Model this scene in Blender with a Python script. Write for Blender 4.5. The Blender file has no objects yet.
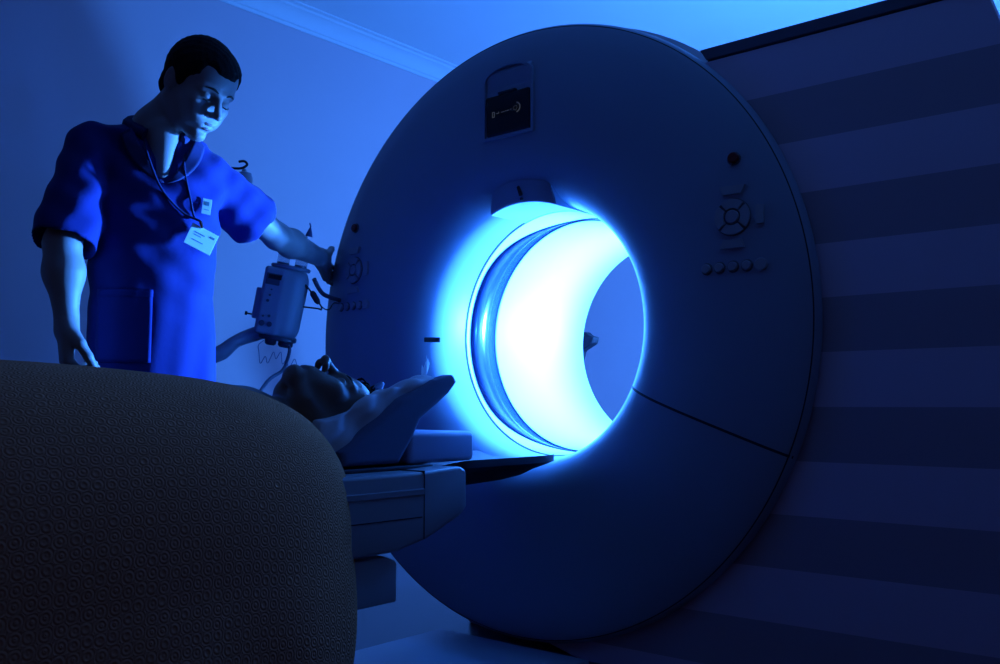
import bpy, bmesh, math, random
import numpy as np
from mathutils import Vector, Matrix
PI = math.pi
rnd = random.Random(7)
S = bpy.context.scene
COL = S.collection

# ------------------------------------------------------------------ camera
cd = bpy.data.cameras.new('camera'); cam = bpy.data.objects.new('camera', cd); COL.objects.link(cam)
cam.location = (1.838, -2.255, 0.743)
cam.rotation_euler = (math.radians(90 + 4.46), 0, math.radians(40.35))
cd.sensor_width = 36.0; cd.lens = 36.0 * 935 / 1000; cd.clip_start = 0.05
S.camera = cam

# ------------------------------------------------------------------ world: faint warm-grey light from the unlit side of the room
w = bpy.data.worlds.new('world'); S.world = w; w.use_nodes = True
bg = w.node_tree.nodes['Background']
bg.inputs['Color'].default_value = (1.0, 0.56, 0.42, 1)
bg.inputs['Strength'].default_value = 0.010

# ------------------------------------------------------------------ lamps
def lamp(name, kind, loc, energy, color, target=None, **kw):
    d = bpy.data.lights.new(name, kind); o = bpy.data.objects.new(name, d); COL.objects.link(o)
    d.energy = energy; d.color = color; o.location = loc
    for k, v in kw.items(): setattr(d, k, v)
    if target is not None:
        o.rotation_euler = (Vector(target) - Vector(loc)).to_track_quat('-Z', 'Y').to_euler()
    return o
BLUE = (0.04, 0.25, 1.0)
LAMP = (0.74, 1.76, 0.88)
# one theatrical lamp behind the scanner shining through its bore, and the spill it throws round itself
lamp('stage_lamp', 'SPOT', LAMP, 2900, (0.042, 0.25, 1.0), (0.0, 0.45, 1.02), spot_size=math.radians(44), spot_blend=0.6, shadow_soft_size=0.10)
lamp('stage_lamp_spill', 'POINT', (0.80, 1.85, 1.02), 310, BLUE, shadow_soft_size=0.10)
# added fill lights hidden in the bore, brightening its lining and funnel
lamp('bore_fill', 'POINT', (0.17, 0.60, 0.98), 14, (0.036, 0.25, 1.0), shadow_soft_size=0.04)
lamp('bore_fill_front', 'POINT', (0.345, 0.205, 0.98), 11, (0.015, 0.17, 1.0), shadow_soft_size=0.03)

S.view_settings.view_transform = 'Standard'; S.view_settings.look = 'None'
S.view_settings.gamma = 1.0; S.view_settings.use_curve_mapping = False
S.view_settings.exposure = 0.0

# ------------------------------------------------------------------ materials
MATS = {}
def mat(name, col, rough=0.5, metal=0.0, spec=0.5, bump=None, noise=None, alpha=None, emit=None, sheen=0.0, coat=0.0, sss=0.0):
    m = bpy.data.materials.new(name); m.use_nodes = True
    nt = m.node_tree; p = nt.nodes['Principled BSDF']
    p.inputs['Base Color'].default_value = (*col, 1); p.inputs['Roughness'].default_value = rough
    p.inputs['Metallic'].default_value = metal; p.inputs['Specular IOR Level'].default_value = spec
    p.inputs['Sheen Weight'].default_value = sheen; p.inputs['Coat Weight'].default_value = coat
    if alpha is not None: p.inputs['Alpha'].default_value = alpha
    tc = nt.nodes.new('ShaderNodeTexCoord')
    if noise:                                   # slight mottling of the colour
        sc, amt = noise
        n = nt.nodes.new('ShaderNodeTexNoise'); n.inputs['Scale'].default_value = sc; n.inputs['Detail'].default_value = 4
        mx = nt.nodes.new('ShaderNodeMix'); mx.data_type = 'RGBA'
        mx.inputs[6].default_value = (*[c * (1 - amt) for c in col], 1); mx.inputs[7].default_value = (*[min(1, c * (1 + amt)) for c in col], 1)
        nt.links.new(tc.outputs['Object'], n.inputs['Vector']); nt.links.new(n.outputs['Fac'], mx.inputs[0])
        nt.links.new(mx.outputs[2], p.inputs['Base Color'])
    if bump:
        sc, st = bump
        n = nt.nodes.new('ShaderNodeTexNoise'); n.inputs['Scale'].default_value = sc; n.inputs['Detail'].default_value = 5
        b = nt.nodes.new('ShaderNodeBump'); b.inputs['Strength'].default_value = st; b.inputs['Distance'].default_value = 0.002
        nt.links.new(tc.outputs['Object'], n.inputs['Vector']); nt.links.new(n.outputs['Fac'], b.inputs['Height']); nt.links.new(b.outputs['Normal'], p.inputs['Normal'])
    if emit:
        p.inputs['Emission Color'].default_value = (*emit[0], 1); p.inputs['Emission Strength'].default_value = emit[1]
    MATS[name] = m; return m
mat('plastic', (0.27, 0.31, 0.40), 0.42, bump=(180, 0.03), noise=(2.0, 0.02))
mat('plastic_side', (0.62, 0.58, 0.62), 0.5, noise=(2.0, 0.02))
mat('liner', (0.90, 0.90, 0.90), 0.5, noise=(3, 0.01))
mat('table_plastic', (0.34, 0.34, 0.38), 0.35, noise=(3, 0.03))
mat('seam', (0.02, 0.02, 0.025), 0.6)
mat('dark_plastic', (0.035, 0.035, 0.045), 0.35, noise=(8, 0.1))
mat('carbon', (0.02, 0.02, 0.03), 0.5, noise=(20, 0.2))
mat('foam', (0.10, 0.11, 0.20), 0.8, bump=(60, 0.2))
mat('block', (0.32, 0.36, 0.55), 0.45, noise=(6, 0.05))
mat('sheet', (0.60, 0.60, 0.66), 0.85, bump=(40, 0.5), sheen=0.2)
mat('paper', (0.85, 0.85, 0.88), 0.8)
mat('wall_paint', (0.70, 0.53, 0.58), 0.9, bump=(90, 0.05), noise=(1.2, 0.02))
mat('ceiling_paint', (0.74, 0.74, 0.76), 0.9, noise=(1.0, 0.02))
mat('cornice', (0.78, 0.78, 0.80), 0.8)
mat('rail', (0.10, 0.09, 0.13), 0.6)
mat('floor_vinyl', (0.055, 0.05, 0.075), 0.38, noise=(1.5, 0.08), bump=(30, 0.05))
mat('skin', (0.30, 0.25, 0.25), 0.55, bump=(220, 0.10), noise=(12, 0.06))
mat('skin_dark', (0.20, 0.13, 0.11), 0.45, bump=(200, 0.10), noise=(12, 0.08))
mat('hair', (0.006, 0.005, 0.005), 0.8, spec=0.15, bump=(260, 1.0))
mat('brow', (0.015, 0.011, 0.010), 0.7)
mat('lip', (0.16, 0.08, 0.09), 0.5)
mat('eye', (0.6, 0.6, 0.6), 0.2)
mat('tunic', (0.012, 0.020, 0.165), 0.8, spec=0.2, bump=(55, 0.25), sheen=0.05, noise=(5, 0.08))
mat('tunic_trim', (0.010, 0.012, 0.09), 0.8, bump=(90, 0.2))
mat('trousers', (0.02, 0.025, 0.16), 0.85)
mat('shoe', (0.5, 0.5, 0.5), 0.5)
mat('card', (0.88, 0.95, 0.92), 0.5)
mat('card_ink', (0.12, 0.25, 0.30), 0.5)
mat('chrome', (0.6, 0.6, 0.62), 0.2, metal=1.0)
mat('pole', (0.35, 0.35, 0.38), 0.35, metal=0.8)
mat('injector', (0.30, 0.29, 0.33), 0.5, noise=(10, 0.04))
mat('injector_trim', (0.06, 0.06, 0.08), 0.5)
mat('hose', (0.10, 0.11, 0.15), 0.5)
mat('tube', (0.12, 0.15, 0.30), 0.3)
mat('syringe', (0.55, 0.6, 0.7), 0.1, alpha=0.35)
mat('bag', (0.35, 0.37, 0.45), 0.3, alpha=0.75)
mat('button', (0.34, 0.34, 0.37), 0.5)
mat('button_ring', (0.12, 0.12, 0.14), 0.6)
mat('red_button', (0.18, 0.008, 0.008), 0.45)
mat('screen', (0.012, 0.018, 0.022), 0.25)
mat('screen_glyph', (0.05, 0.06, 0.07), 0.5, emit=((0.35, 0.42, 0.5), 0.10))  # weak emission stands in for light the grey symbols reflect
def tissue_mat():
    m = mat('tissue_paper', (0.85, 0.87, 0.88), 0.8); nt = m.node_tree; p = nt.nodes['Principled BSDF']; out = nt.nodes['Material Output']
    t = nt.nodes.new('ShaderNodeBsdfTranslucent'); t.inputs['Color'].default_value = (0.85, 0.88, 0.88, 1); mx = nt.nodes.new('ShaderNodeMixShader'); mx.inputs[0].default_value = 0.55
    nt.links.new(p.outputs[0], mx.inputs[1]); nt.links.new(t.outputs[0], mx.inputs[2]); nt.links.new(mx.outputs[0], out.inputs['Surface'])
tissue_mat()
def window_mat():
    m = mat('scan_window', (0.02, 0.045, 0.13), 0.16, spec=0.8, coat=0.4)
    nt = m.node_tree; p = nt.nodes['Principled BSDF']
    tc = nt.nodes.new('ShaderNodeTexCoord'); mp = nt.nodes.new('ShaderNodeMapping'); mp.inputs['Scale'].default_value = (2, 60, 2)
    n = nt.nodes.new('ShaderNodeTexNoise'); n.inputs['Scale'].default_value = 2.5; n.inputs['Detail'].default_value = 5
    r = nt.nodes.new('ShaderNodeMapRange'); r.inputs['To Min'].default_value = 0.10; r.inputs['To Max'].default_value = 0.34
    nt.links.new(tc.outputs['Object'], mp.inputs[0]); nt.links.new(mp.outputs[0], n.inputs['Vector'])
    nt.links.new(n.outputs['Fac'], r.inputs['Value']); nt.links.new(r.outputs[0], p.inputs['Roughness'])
window_mat()
def stripe_mat(z0, h):
    m = mat('striped_paint', (0.3, 0.3, 0.3), 0.85); nt = m.node_tree; p = nt.nodes['Principled BSDF']
    g = nt.nodes.new('ShaderNodeNewGeometry'); sp = nt.nodes.new('ShaderNodeSeparateXYZ')
    a = nt.nodes.new('ShaderNodeMath'); a.operation = 'SUBTRACT'; a.inputs[1].default_value = z0
    d = nt.nodes.new('ShaderNodeMath'); d.operation = 'DIVIDE'; d.inputs[1].default_value = 2 * h
    f = nt.nodes.new('ShaderNodeMath'); f.operation = 'FRACT'
    c = nt.nodes.new('ShaderNodeMath'); c.operation = 'GREATER_THAN'; c.inputs[1].default_value = 0.5
    mx = nt.nodes.new('ShaderNodeMix'); mx.data_type = 'RGBA'
    mx.inputs[6].default_value = (0.66, 0.50, 0.62, 1); mx.inputs[7].default_value = (0.42, 0.31, 0.37, 1)
    nt.links.new(g.outputs['Position'], sp.inputs[0]); nt.links.new(sp.outputs['Z'], a.inputs[0]); nt.links.new(a.outputs[0], d.inputs[0])
    nt.links.new(d.outputs[0], f.inputs[0]); nt.links.new(f.outputs[0], c.inputs[0]); nt.links.new(c.outputs[0], mx.inputs[0])
    nt.links.new(mx.outputs[2], p.inputs['Base Color'])
    return m
stripe_mat(0.738, 0.1361)
def blanket_mat():
    m = mat('quilt', (0.62, 0.22, 0.105), 0.95, spec=0.1); nt = m.node_tree; p = nt.nodes['Principled BSDF']
    u = nt.nodes.new('ShaderNodeUVMap'); u.uv_map = 'UVMap'
    v = nt.nodes.new('ShaderNodeTexVoronoi'); v.inputs['Scale'].default_value = 46; v.inputs['Randomness'].default_value = 0.25
    s = nt.nodes.new('ShaderNodeMath'); s.operation = 'MULTIPLY'; s.inputs[1].default_value = 22
    sn = nt.nodes.new('ShaderNodeMath'); sn.operation = 'SINE'
    n = nt.nodes.new('ShaderNodeTexNoise'); n.inputs['Scale'].default_value = 260
    ad = nt.nodes.new('ShaderNodeMath'); ad.operation = 'MULTIPLY_ADD'; ad.inputs[1].default_value = 0.5
    b = nt.nodes.new('ShaderNodeBump'); b.inputs['Strength'].default_value = 0.45; b.inputs['Distance'].default_value = 0.0025
    nt.links.new(u.outputs[0], v.inputs['Vector']); nt.links.new(u.outputs[0], n.inputs['Vector'])
    nt.links.new(v.outputs['Distance'], s.inputs[0]); nt.links.new(s.outputs[0], sn.inputs[0])
    nt.links.new(n.outputs['Fac'], ad.inputs[0]); nt.links.new(sn.outputs[0], ad.inputs[2])
    nt.links.new(ad.outputs[0], b.inputs['Height']); nt.links.new(b.outputs['Normal'], p.inputs['Normal'])
blanket_mat()

# ------------------------------------------------------------------ object helpers
def link_mesh(name, verts, faces, m, parent=None, smooth=False, loc=(0, 0, 0), uvs=None, sharp=None):
    me = bpy.data.meshes.new(name); me.from_pydata([tuple(map(float, v)) for v in verts], [], [tuple(map(int, f)) for f in faces]); me.update()
    me.materials.append(MATS[m] if isinstance(m, str) else m)
    if smooth: me.polygons.foreach_set('use_smooth', [True] * len(me.polygons))
    if uvs is not None:
        uvl = me.uv_layers.new(name='UVMap')
        li = np.zeros(len(me.loops), dtype=np.int32); me.loops.foreach_get('vertex_index', li)
        uvl.data.foreach_set('uv', np.asarray(uvs, dtype=np.float32)[li].ravel())
    if sharp: me.set_sharp_from_angle(angle=math.radians(sharp))
    o = bpy.data.objects.new(name, me); COL.objects.link(o); o.location = loc
    if parent: o.parent = parent
    return o
def link_bm(name, bm, m, parent=None, smooth=False, sharp=None):
    bmesh.ops.recalc_face_normals(bm, faces=bm.faces)
    me = bpy.data.meshes.new(name); bm.to_mesh(me); bm.free()
    me.materials.append(MATS[m] if isinstance(m, str) else m)
    if smooth: me.polygons.foreach_set('use_smooth', [True] * len(me.polygons))
    if sharp: me.set_sharp_from_angle(angle=math.radians(sharp))
    o = bpy.data.objects.new(name, me); COL.objects.link(o)
    if parent: o.parent = parent
    return o
def tag(o, label=None, cat=None, group=None, kind=None):
    if label: o['label'] = label
    if cat: o['category'] = cat
    if group: o['group'] = group
    if kind: o['kind'] = kind
    return o
def thing(name, label, cat, group=None):
    o = bpy.data.objects.new(name, None); COL.objects.link(o); o.empty_display_size = 0.05
    return tag(o, label, cat, group)
def set_base(root, loc):                       # move the Empty to its base, parts stay put
    bpy.context.view_layer.update()
    root.location = loc
    for ch in root.children: ch.matrix_parent_inverse = Matrix.Translation(-Vector(loc))
def box_bm(c, s, bev=0.0, seg=3, rot=None, bm=None):
    t = bmesh.new(); bmesh.ops.create_cube(t, size=1)
    bmesh.ops.scale(t, vec=s, verts=t.verts)
    if bev: bmesh.ops.bevel(t, geom=list(t.edges), offset=bev, segments=seg, affect='EDGES', profile=0.5)
    if rot is not None: bmesh.ops.transform(t, matrix=rot.to_4x4(), verts=t.verts)
    bmesh.ops.translate(t, vec=c, verts=t.verts)
    if bm is None: return t
    me = bpy.data.meshes.new('tmp'); t.to_mesh(me); bm.from_mesh(me); bpy.data.meshes.remove(me); t.free(); return bm
def prism_bm(poly, x0, x1, axis=0, bev=0.0, seg=3):
    """poly = list of (a,b) in the plane normal to axis (0: YZ, 1: XZ, 2: XY)"""
    bm = bmesh.new()
    def P(a, b, c): return {0: (c, a, b), 1: (a, c, b), 2: (a, b, c)}[axis]
    v0 = [bm.verts.new(P(a, b, x0)) for a, b in poly]; v1 = [bm.verts.new(P(a, b, x1)) for a, b in poly]
    bm.faces.new(v0); bm.faces.new(v1[::-1]); n = len(poly)
    for i in range(n): bm.faces.new((v0[i], v1[i], v1[(i + 1) % n], v0[(i + 1) % n]))
    bmesh.ops.recalc_face_normals(bm, faces=bm.faces)
    if bev:
        es = [e for e in bm.edges if len(e.link_faces) == 2 and e.calc_face_angle(0) > math.radians(25)]
        bmesh.ops.bevel(bm, geom=es, offset=bev, segments=seg, affect='EDGES', profile=0.5, clamp_overlap=True)
    return bm
def tube(name, pts, r, m, parent=None, n=12, closed_ends=True, smooth_path=True, flat=1.0):
    pts = [np.array(p, float) for p in pts]
    rs = list(r) if hasattr(r, '__len__') else [r] * len(pts)
    if smooth_path and len(pts) > 2: pts, rs = catmull(pts, rs, 6)
    P = np.array(pts); T = np.gradient(P, axis=0); T /= np.linalg.norm(T, axis=1)[:, None] + 1e-9
    up = np.array([0, 0, 1.0]) if abs(T[0][2]) < 0.9 else np.array([1.0, 0, 0])
    V = []; F = []; nrm = np.cross(T[0], up); nrm /= np.linalg.norm(nrm)
    for i in range(len(P)):
        nrm = nrm - T[i] * (nrm @ T[i]); nrm /= np.linalg.norm(nrm); b = np.cross(T[i], nrm)
        for k in range(n):
            a = 2 * PI * k / n; V.append(P[i] + rs[i] * (math.cos(a) * nrm + flat * math.sin(a) * b))
    for i in range(len(P) - 1):
        for k in range(n):
            a = i * n + k; c = i * n + (k + 1) % n; F.append((a, c, c + n, a + n))
    F.append(tuple(range(n))[::-1]); F.append(tuple(range((len(P) - 1) * n, len(P) * n)))
    return link_mesh(name, V, F, m, parent, smooth=True, sharp=50)
def catmull(P, R, k):
    P = [2 * P[0] - P[1]] + list(P) + [2 * P[-1] - P[-2]]; R = [R[0]] + list(R) + [R[-1]]
    o = []; q = []
    for i in range(1, len(P) - 2):
        for j in range(k):
            t = j / k; a, b, c, d = P[i - 1:i + 3]
            o.append(0.5 * (2 * b + (c - a) * t + (2 * a - 5 * b + 4 * c - d) * t * t + (3 * b - a - 3 * c + d) * t ** 3)); q.append(R[i] * (1 - t) + R[i + 1] * t)
    o.append(P[-2]); q.append(R[-2]); return o, q
def cyl(name, a, b, r, m, parent=None, n=32, r2=None, bev=0.0):
    a = np.array(a, float); b = np.array(b, float); r2 = r if r2 is None else r2; L = np.linalg.norm(b - a); T = (b - a) / L
    if bev: prof = [(0, 0), (r - bev, 0), (r, bev), (r2, L - bev), (r2 - bev, L), (0, L)]
    else: prof = [(0, 0), (r, 0), (r2, L), (0, L)]
    return lathe(name, prof, a, T, m, parent, n)
def lathe(name, prof, org, axis, m, parent=None, n=48, sharp=35):
    axis = Vector(axis).normalized(); x = axis.orthogonal().normalized(); y = axis.cross(x); org = Vector(org); V = []; F = []; rows = []
    for r, h in prof:
        if abs(r) < 1e-7: rows.append([len(V)]); V.append(org + axis * h)
        else:
            rows.append(list(range(len(V), len(V) + n)))
            for k in range(n):
                t = 2 * PI * k / n; V.append(org + axis * h + (x * math.cos(t) + y * math.sin(t)) * r)
    for A, B in zip(rows, rows[1:]):
        for k in range(n):
            k2 = (k + 1) % n
            if len(A) == 1 and len(B) == 1: break
            if len(A) == 1: F.append((A[0], B[k], B[k2]))
            elif len(B) == 1: F.append((A[k], B[0], A[k2]))
            else: F.append((A[k], B[k], B[k2], A[k2]))
    o = link_mesh(name, V, F, m, parent, smooth=True)
    bm = bmesh.new(); bm.from_mesh(o.data); bmesh.ops.recalc_face_normals(bm, faces=bm.faces); bm.to_mesh(o.data); bm.free()
    if sharp: o.data.set_sharp_from_angle(angle=math.radians(sharp))
    return o

# ------------------------------------------------------------------ distance-field sculpting (bodies, clothes, cushions)
def V3(*a): return np.array(a, float)
def nz(v): v = np.asarray(v, float); return v / np.linalg.norm(v)
def f_ell(c, r, M=None):
    c = np.array(c, float); r = np.array(r, float)
    def f(P):
        q = P - c
        if M is not None: q = q @ M                    # columns of M = local axes
        k0 = np.sqrt(((q / r) ** 2).sum(-1)) + 1e-9; k1 = np.sqrt(((q / (r * r)) ** 2).sum(-1)) + 1e-9
        return k0 * (k0 - 1) / k1
    return f
def f_cone(a, b, ra, rb=None):
    a = np.array(a, float); b = np.array(b, float); rb = ra if rb is None else rb; ab = b - a; L2 = ab @ ab
    def f(P):
        t = np.clip(((P - a) @ ab) / L2, 0, 1)
        q = P - a - t[..., None] * ab
        return np.sqrt((q * q).sum(-1)) - (ra + (rb - ra) * t)
    return f
def f_box(c, h, r=0.0, M=None):
    c = np.array(c, float); h = np.array(h, float)
    def f(P):
        q = P - c
        if M is not None: q = q @ M
        q = np.abs(q) - (h - r)
        return np.sqrt((np.maximum(q, 0) ** 2).sum(-1)) + np.minimum(q.max(-1), 0) - r
    return f
def f_plane(p, n):
    p = np.array(p, float); n = nz(n)
    return lambda P: (P - p) @ n
def f_prism(poly, x0, x1, r=0.0):               # YZ outline extruded along X, rounded by r
    A = np.array(poly, float); Bv = np.roll(A, -1, 0)
    def f(P):
        y = P[..., 1]; z = P[..., 2]; d = np.full(y.shape, 1e9); ins = np.zeros(y.shape, bool)
        for a, b in zip(A, Bv):
            e = b - a; wy = y - a[0]; wz = z - a[1]; t = np.clip((wy * e[0] + wz * e[1]) / (e @ e), 0, 1)
            d = np.minimum(d, (wy - e[0] * t) ** 2 + (wz - e[1] * t) ** 2)
            c1 = (a[1] > z) != (b[1] > z)
            with np.errstate(divide='ignore', invalid='ignore'): xi = (b[0] - a[0]) * (z - a[1]) / (b[1] - a[1] if b[1] != a[1] else 1e-12) + a[0]
            ins ^= c1 & (y < xi)
        d = np.sqrt(d) * np.where(ins, -1, 1); q0 = d + r; q1 = np.abs(P[..., 0] - (x0 + x1) / 2) - (x1 - x0) / 2 + r
        return np.sqrt(np.maximum(q0, 0) ** 2 + np.maximum(q1, 0) ** 2) + np.minimum(np.maximum(q0, q1), 0) - r
    return f
class Sdf:
    def __init__(s): s.ops = []
    def add(s, f, k=0.01): s.ops.append(('u', f, k)); return s
    def sub(s, f, k=0.01): s.ops.append(('s', f, k)); return s
    def cut(s, f, k=0.01): s.ops.append(('i', f, k)); return s      # keep only where f < 0
    def warp(s, g): s.ops.append(('w', g, 0)); return s             # add g(P) to the field
    def ev(s, P, ops=None):
        d = None
        for o, f, k in (s.ops if ops is None else ops):
            e = f(P)
            if o == 'w': d = d + e; continue
            if d is None: d = e; continue
            if o == 'u':
                h = np.maximum(k - np.abs(d - e), 0) / k; d = np.minimum(d, e) - h * h * k * 0.25
            else:
                if o == 's': e = -e
                h = np.maximum(k - np.abs(d - e), 0) / k; d = np.maximum(d, e) + h * h * k * 0.25
        return d
    def mesh(s, lo, hi, vox, proj=2):
        B = 12; lo = np.array(lo, float); n = (np.ceil((np.array(hi) - lo) / vox / B).astype(int)) * B
        G = np.full(tuple(n + 1), 1.0, np.float32)
        nb = n // B; R = B * vox * 0.87
        cx = [lo[i] + (np.arange(nb[i]) + 0.5) * B * vox for i in range(3)]
        C = np.stack(np.meshgrid(*cx, indexing='ij'), -1); D = s.ev(C.reshape(-1, 3)).reshape(nb)
        per = [f(C.reshape(-1, 3)).reshape(nb) if o in 'us' else None for o, f, k in s.ops]
        ax = np.arange(B + 1) * vox
        loc = np.stack(np.meshgrid(ax, ax, ax, indexing='ij'), -1)
        for idx in np.ndindex(*nb):
            i, j, k = (np.array(idx) * B)
            if abs(D[idx]) > R * 1.25 + 0.02:
                if D[idx] < 0: G[i:i + B + 1, j:j + B + 1, k:k + B + 1] = np.where(G[i:i + B + 1, j:j + B + 1, k:k + B + 1] == 1.0, -1.0, G[i:i + B + 1, j:j + B + 1, k:k + B + 1])
                continue
            ops = []
            for q, (o, f, kk) in enumerate(s.ops):
                if per[q] is not None and per[q][idx] - R * 1.25 > kk + 2 * vox and (o == 's' or len(ops) > 0 or q < len(s.ops) - 1): continue
                ops.append(s.ops[q])
            if not any(o == 'u' for o, _, _ in ops): continue
            while ops[0][0] != 'u': ops.pop(0)
            P = loc + lo + np.array([i, j, k]) * vox
            G[i:i + B + 1, j:j + B + 1, k:k + B + 1] = s.ev(P.reshape(-1, 3), ops).reshape(B + 1, B + 1, B + 1)
        ins = G < 0
        nx, ny, nzz = G.shape
        cnt = np.zeros((nx - 1, ny - 1, nzz - 1), np.int8)
        for a in (0, 1):
            for b in (0, 1):
                for c in (0, 1): cnt += ins[a:nx - 1 + a, b:ny - 1 + b, c:nzz - 1 + c]
        act = (cnt > 0) & (cnt < 8); cells = np.argwhere(act); vid = np.full(act.shape, -1, np.int64); vid[act] = np.arange(len(cells))
        acc = np.zeros((len(cells), 3)); num = np.zeros(len(cells))
        corners = [(a, b, c) for a in (0, 1) for b in (0, 1) for c in (0, 1)]
        for A in corners:
            for Bc in corners:
                if sum(abs(np.array(A) - Bc)) == 1 and A < Bc:
                    ga = G[tuple((cells + A).T)]; gb = G[tuple((cells + Bc).T)]; mk = (ga < 0) != (gb < 0)
                    t = np.where(mk, ga / np.where(mk, ga - gb, 1), 0)
                    acc += mk[:, None] * (np.array(A) + t[:, None] * (np.array(Bc) - A)); num += mk
        V = lo + (cells + acc / num[:, None]) * vox
        for _ in range(proj):
            e = vox * 0.25; d = s.ev(V); g = np.stack([s.ev(V + np.eye(3)[i] * e) - d for i in range(3)], -1) / e
            gn = np.linalg.norm(g, axis=1)[:, None] + 1e-6; V = V - np.clip(d[:, None] / gn, -vox * 0.5, vox * 0.5) * g / gn
        F = []
        for axis in range(3):
            sl = [slice(1, m - 1) for m in G.shape]; sl[axis] = slice(0, G.shape[axis] - 1)
            sl2 = list(sl); sl2[axis] = slice(1, G.shape[axis])
            a = ins[tuple(sl)]; b = ins[tuple(sl2)]; E = np.argwhere(a != b); off = np.ones(3, int); off[axis] = 0; E = E + off
            fl = ins[tuple(E.T)]; u, v = [(1, 2), (2, 0), (0, 1)][axis]
            du = np.zeros(3, int); du[u] = 1; dv = np.zeros(3, int); dv[v] = 1
            q = np.stack([vid[tuple((E - du - dv).T)], vid[tuple((E - dv).T)], vid[tuple(E.T)], vid[tuple((E - du).T)]], 1)
            q[~fl] = q[~fl][:, ::-1]; F.append(q)
        F = np.concatenate(F); F = F[(F >= 0).all(1)]
        return V, F
    def obj(s, name, lo, hi, vox, m, parent=None, **kw):
        V, F = s.mesh(lo, hi, vox, **kw)
        me = bpy.data.meshes.new(name); me.vertices.add(len(V)); me.vertices.foreach_set('co', V.astype(np.float32).ravel())
        me.loops.add(len(F) * 4); me.loops.foreach_set('vertex_index', F.astype(np.int32).ravel())
        me.polygons.add(len(F)); me.polygons.foreach_set('loop_start', (np.arange(len(F)) * 4).astype(np.int32))
        me.update(calc_edges=True); me.validate(); me.materials.append(MATS[m])
        me.polygons.foreach_set('use_smooth', [True] * len(me.polygons))
        o = bpy.data.objects.new(name, me); COL.objects.link(o)
        if parent: o.parent = parent
        return o
def frame(x, z):                                # right-handed frame: columns X, Y, Z in world
    x = nz(x); z = np.array(z, float); z = nz(z - x * (z @ x)); y = np.cross(z, x)
    return np.stack([x, y, z], 1)
class T:                                        # local -> world transform
    def __init__(s, o, M, k=1.0): s.o = np.array(o, float); s.M = M; s.k = k
    def p(s, *a): return s.o + s.M @ (np.array(a, float) * s.k)
    def ell(s, c, r, R=None): return f_ell(s.p(*c), np.array(r) * s.k, s.M if R is None else s.M @ R)
    def cone(s, a, b, ra, rb=None): return f_cone(s.p(*a), s.p(*b), ra * s.k, (ra if rb is None else rb) * s.k)
    def plane(s, p, n): return f_plane(s.p(*p), s.M @ np.array(n, float))
    def box(s, c, h, r=0, R=None): return f_box(s.p(*c), np.array(h) * s.k, r * s.k, s.M if R is None else s.M @ R)

# ------------------------------------------------------------------ the room
XL, YB, ZC = -2.05, 3.15, 2.80
def quadobj(name, pts, m, kind='structure'):
    o = link_mesh(name, pts, [tuple(range(len(pts)))], m); o['kind'] = kind; return o
def slab(name, lo, hi, m, bev=0.0):
    lo = Vector(lo); hi = Vector(hi)
    o = link_bm(name, box_bm((lo + hi) / 2, hi - lo, bev), m); o['kind'] = 'structure'; return o
slab('floor', (XL - 0.1, -4.2, -0.1), (4.6, YB + 0.1, 0.0), 'floor_vinyl')
slab('ceiling', (XL - 0.1, -4.2, ZC), (4.6, YB + 0.1, ZC + 0.1), 'ceiling_paint')
slab('wall_left', (XL - 0.1, -4.2, 0.0), (XL, YB + 0.1, ZC), 'wall_paint')
slab('wall_back', (XL, YB, 0.0), (4.6, YB + 0.1, ZC), 'wall_paint')
slab('baseboard_left', (XL, -4.2, 0.0), (XL + 0.015, YB, 0.10), 'cornice', 0.004)
def cornice(name, a, b, inward):
    prof = [(0, -0.100), (0.008, -0.100), (0.012, -0.086), (0.020, -0.082), (0.026, -0.060), (0.040, -0.036), (0.062, -0.022), (0.074, -0.020), (0.080, -0.010), (0.104, -0.008), (0.106, 0.0), (0, 0)]
    a = np.array(a, float); b = np.array(b, float); inward = np.array(inward, float); n = len(prof); V = []; F = []
    for e in (a, b):
        for u, h in prof: V.append(e + inward * u + np.array([0, 0, h]))
    for i in range(n): F.append((i, (i + 1) % n, n + (i + 1) % n, n + i))
    F += [tuple(range(n))[::-1], tuple(range(n, 2 * n))]
    o = link_mesh(name, V, F, 'cornice', smooth=True, sharp=30); o['kind'] = 'structure'; return o
cornice('trim_1', (XL, -4.2, ZC), (XL, YB, ZC), (1, 0, 0))
cornice('trim_2', (XL, YB, ZC), (4.6, YB, ZC), (0, -1, 0))

# striped partition wall flush with the rim of the scanner
GZ = 0.98; RG = 0.954
PY0, PY1, PTOP = 0.036, 0.096, 1.688
arc = []
a0 = math.asin((PTOP - GZ) / (RG - 0.006)); a1 = -math.asin(min(1.0, (GZ - 0.034) / (RG - 0.006)))
for i in range(49):
    t = a0 + (a1 - a0) * i / 48; arc.append((math.cos(t) * (RG - 0.006), GZ + math.sin(t) * (RG - 0.006)))
poly = arc + [(0.20, 0.0), (1.85, 0.0), (1.85, 0.10), (1.345, PTOP)]
poly = [(x, z) for x, z in poly]
o = link_bm('wall_right', prism_bm(poly, PY0, PY1, axis=1), 'striped_paint'); o['kind'] = 'structure'
o = link_bm('trim_3', prism_bm([(0.642, PTOP + 0.005), (1.343, PTOP + 0.005), (1.334, PTOP + 0.038), (0.622, PTOP + 0.038)], PY0 - 0.004, PY1 + 0.004, axis=1, bev=0.003), 'rail'); o['kind'] = 'structure'
o = link_bm('trim_4', prism_bm([(0.64, PTOP - 0.0005), (1.34, PTOP - 0.0005), (1.34, PTOP + 0.0055), (0.64, PTOP + 0.0055)], PY0 + 0.01, PY1 - 0.01, axis=1), 'seam'); o['kind'] = 'structure'

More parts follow.
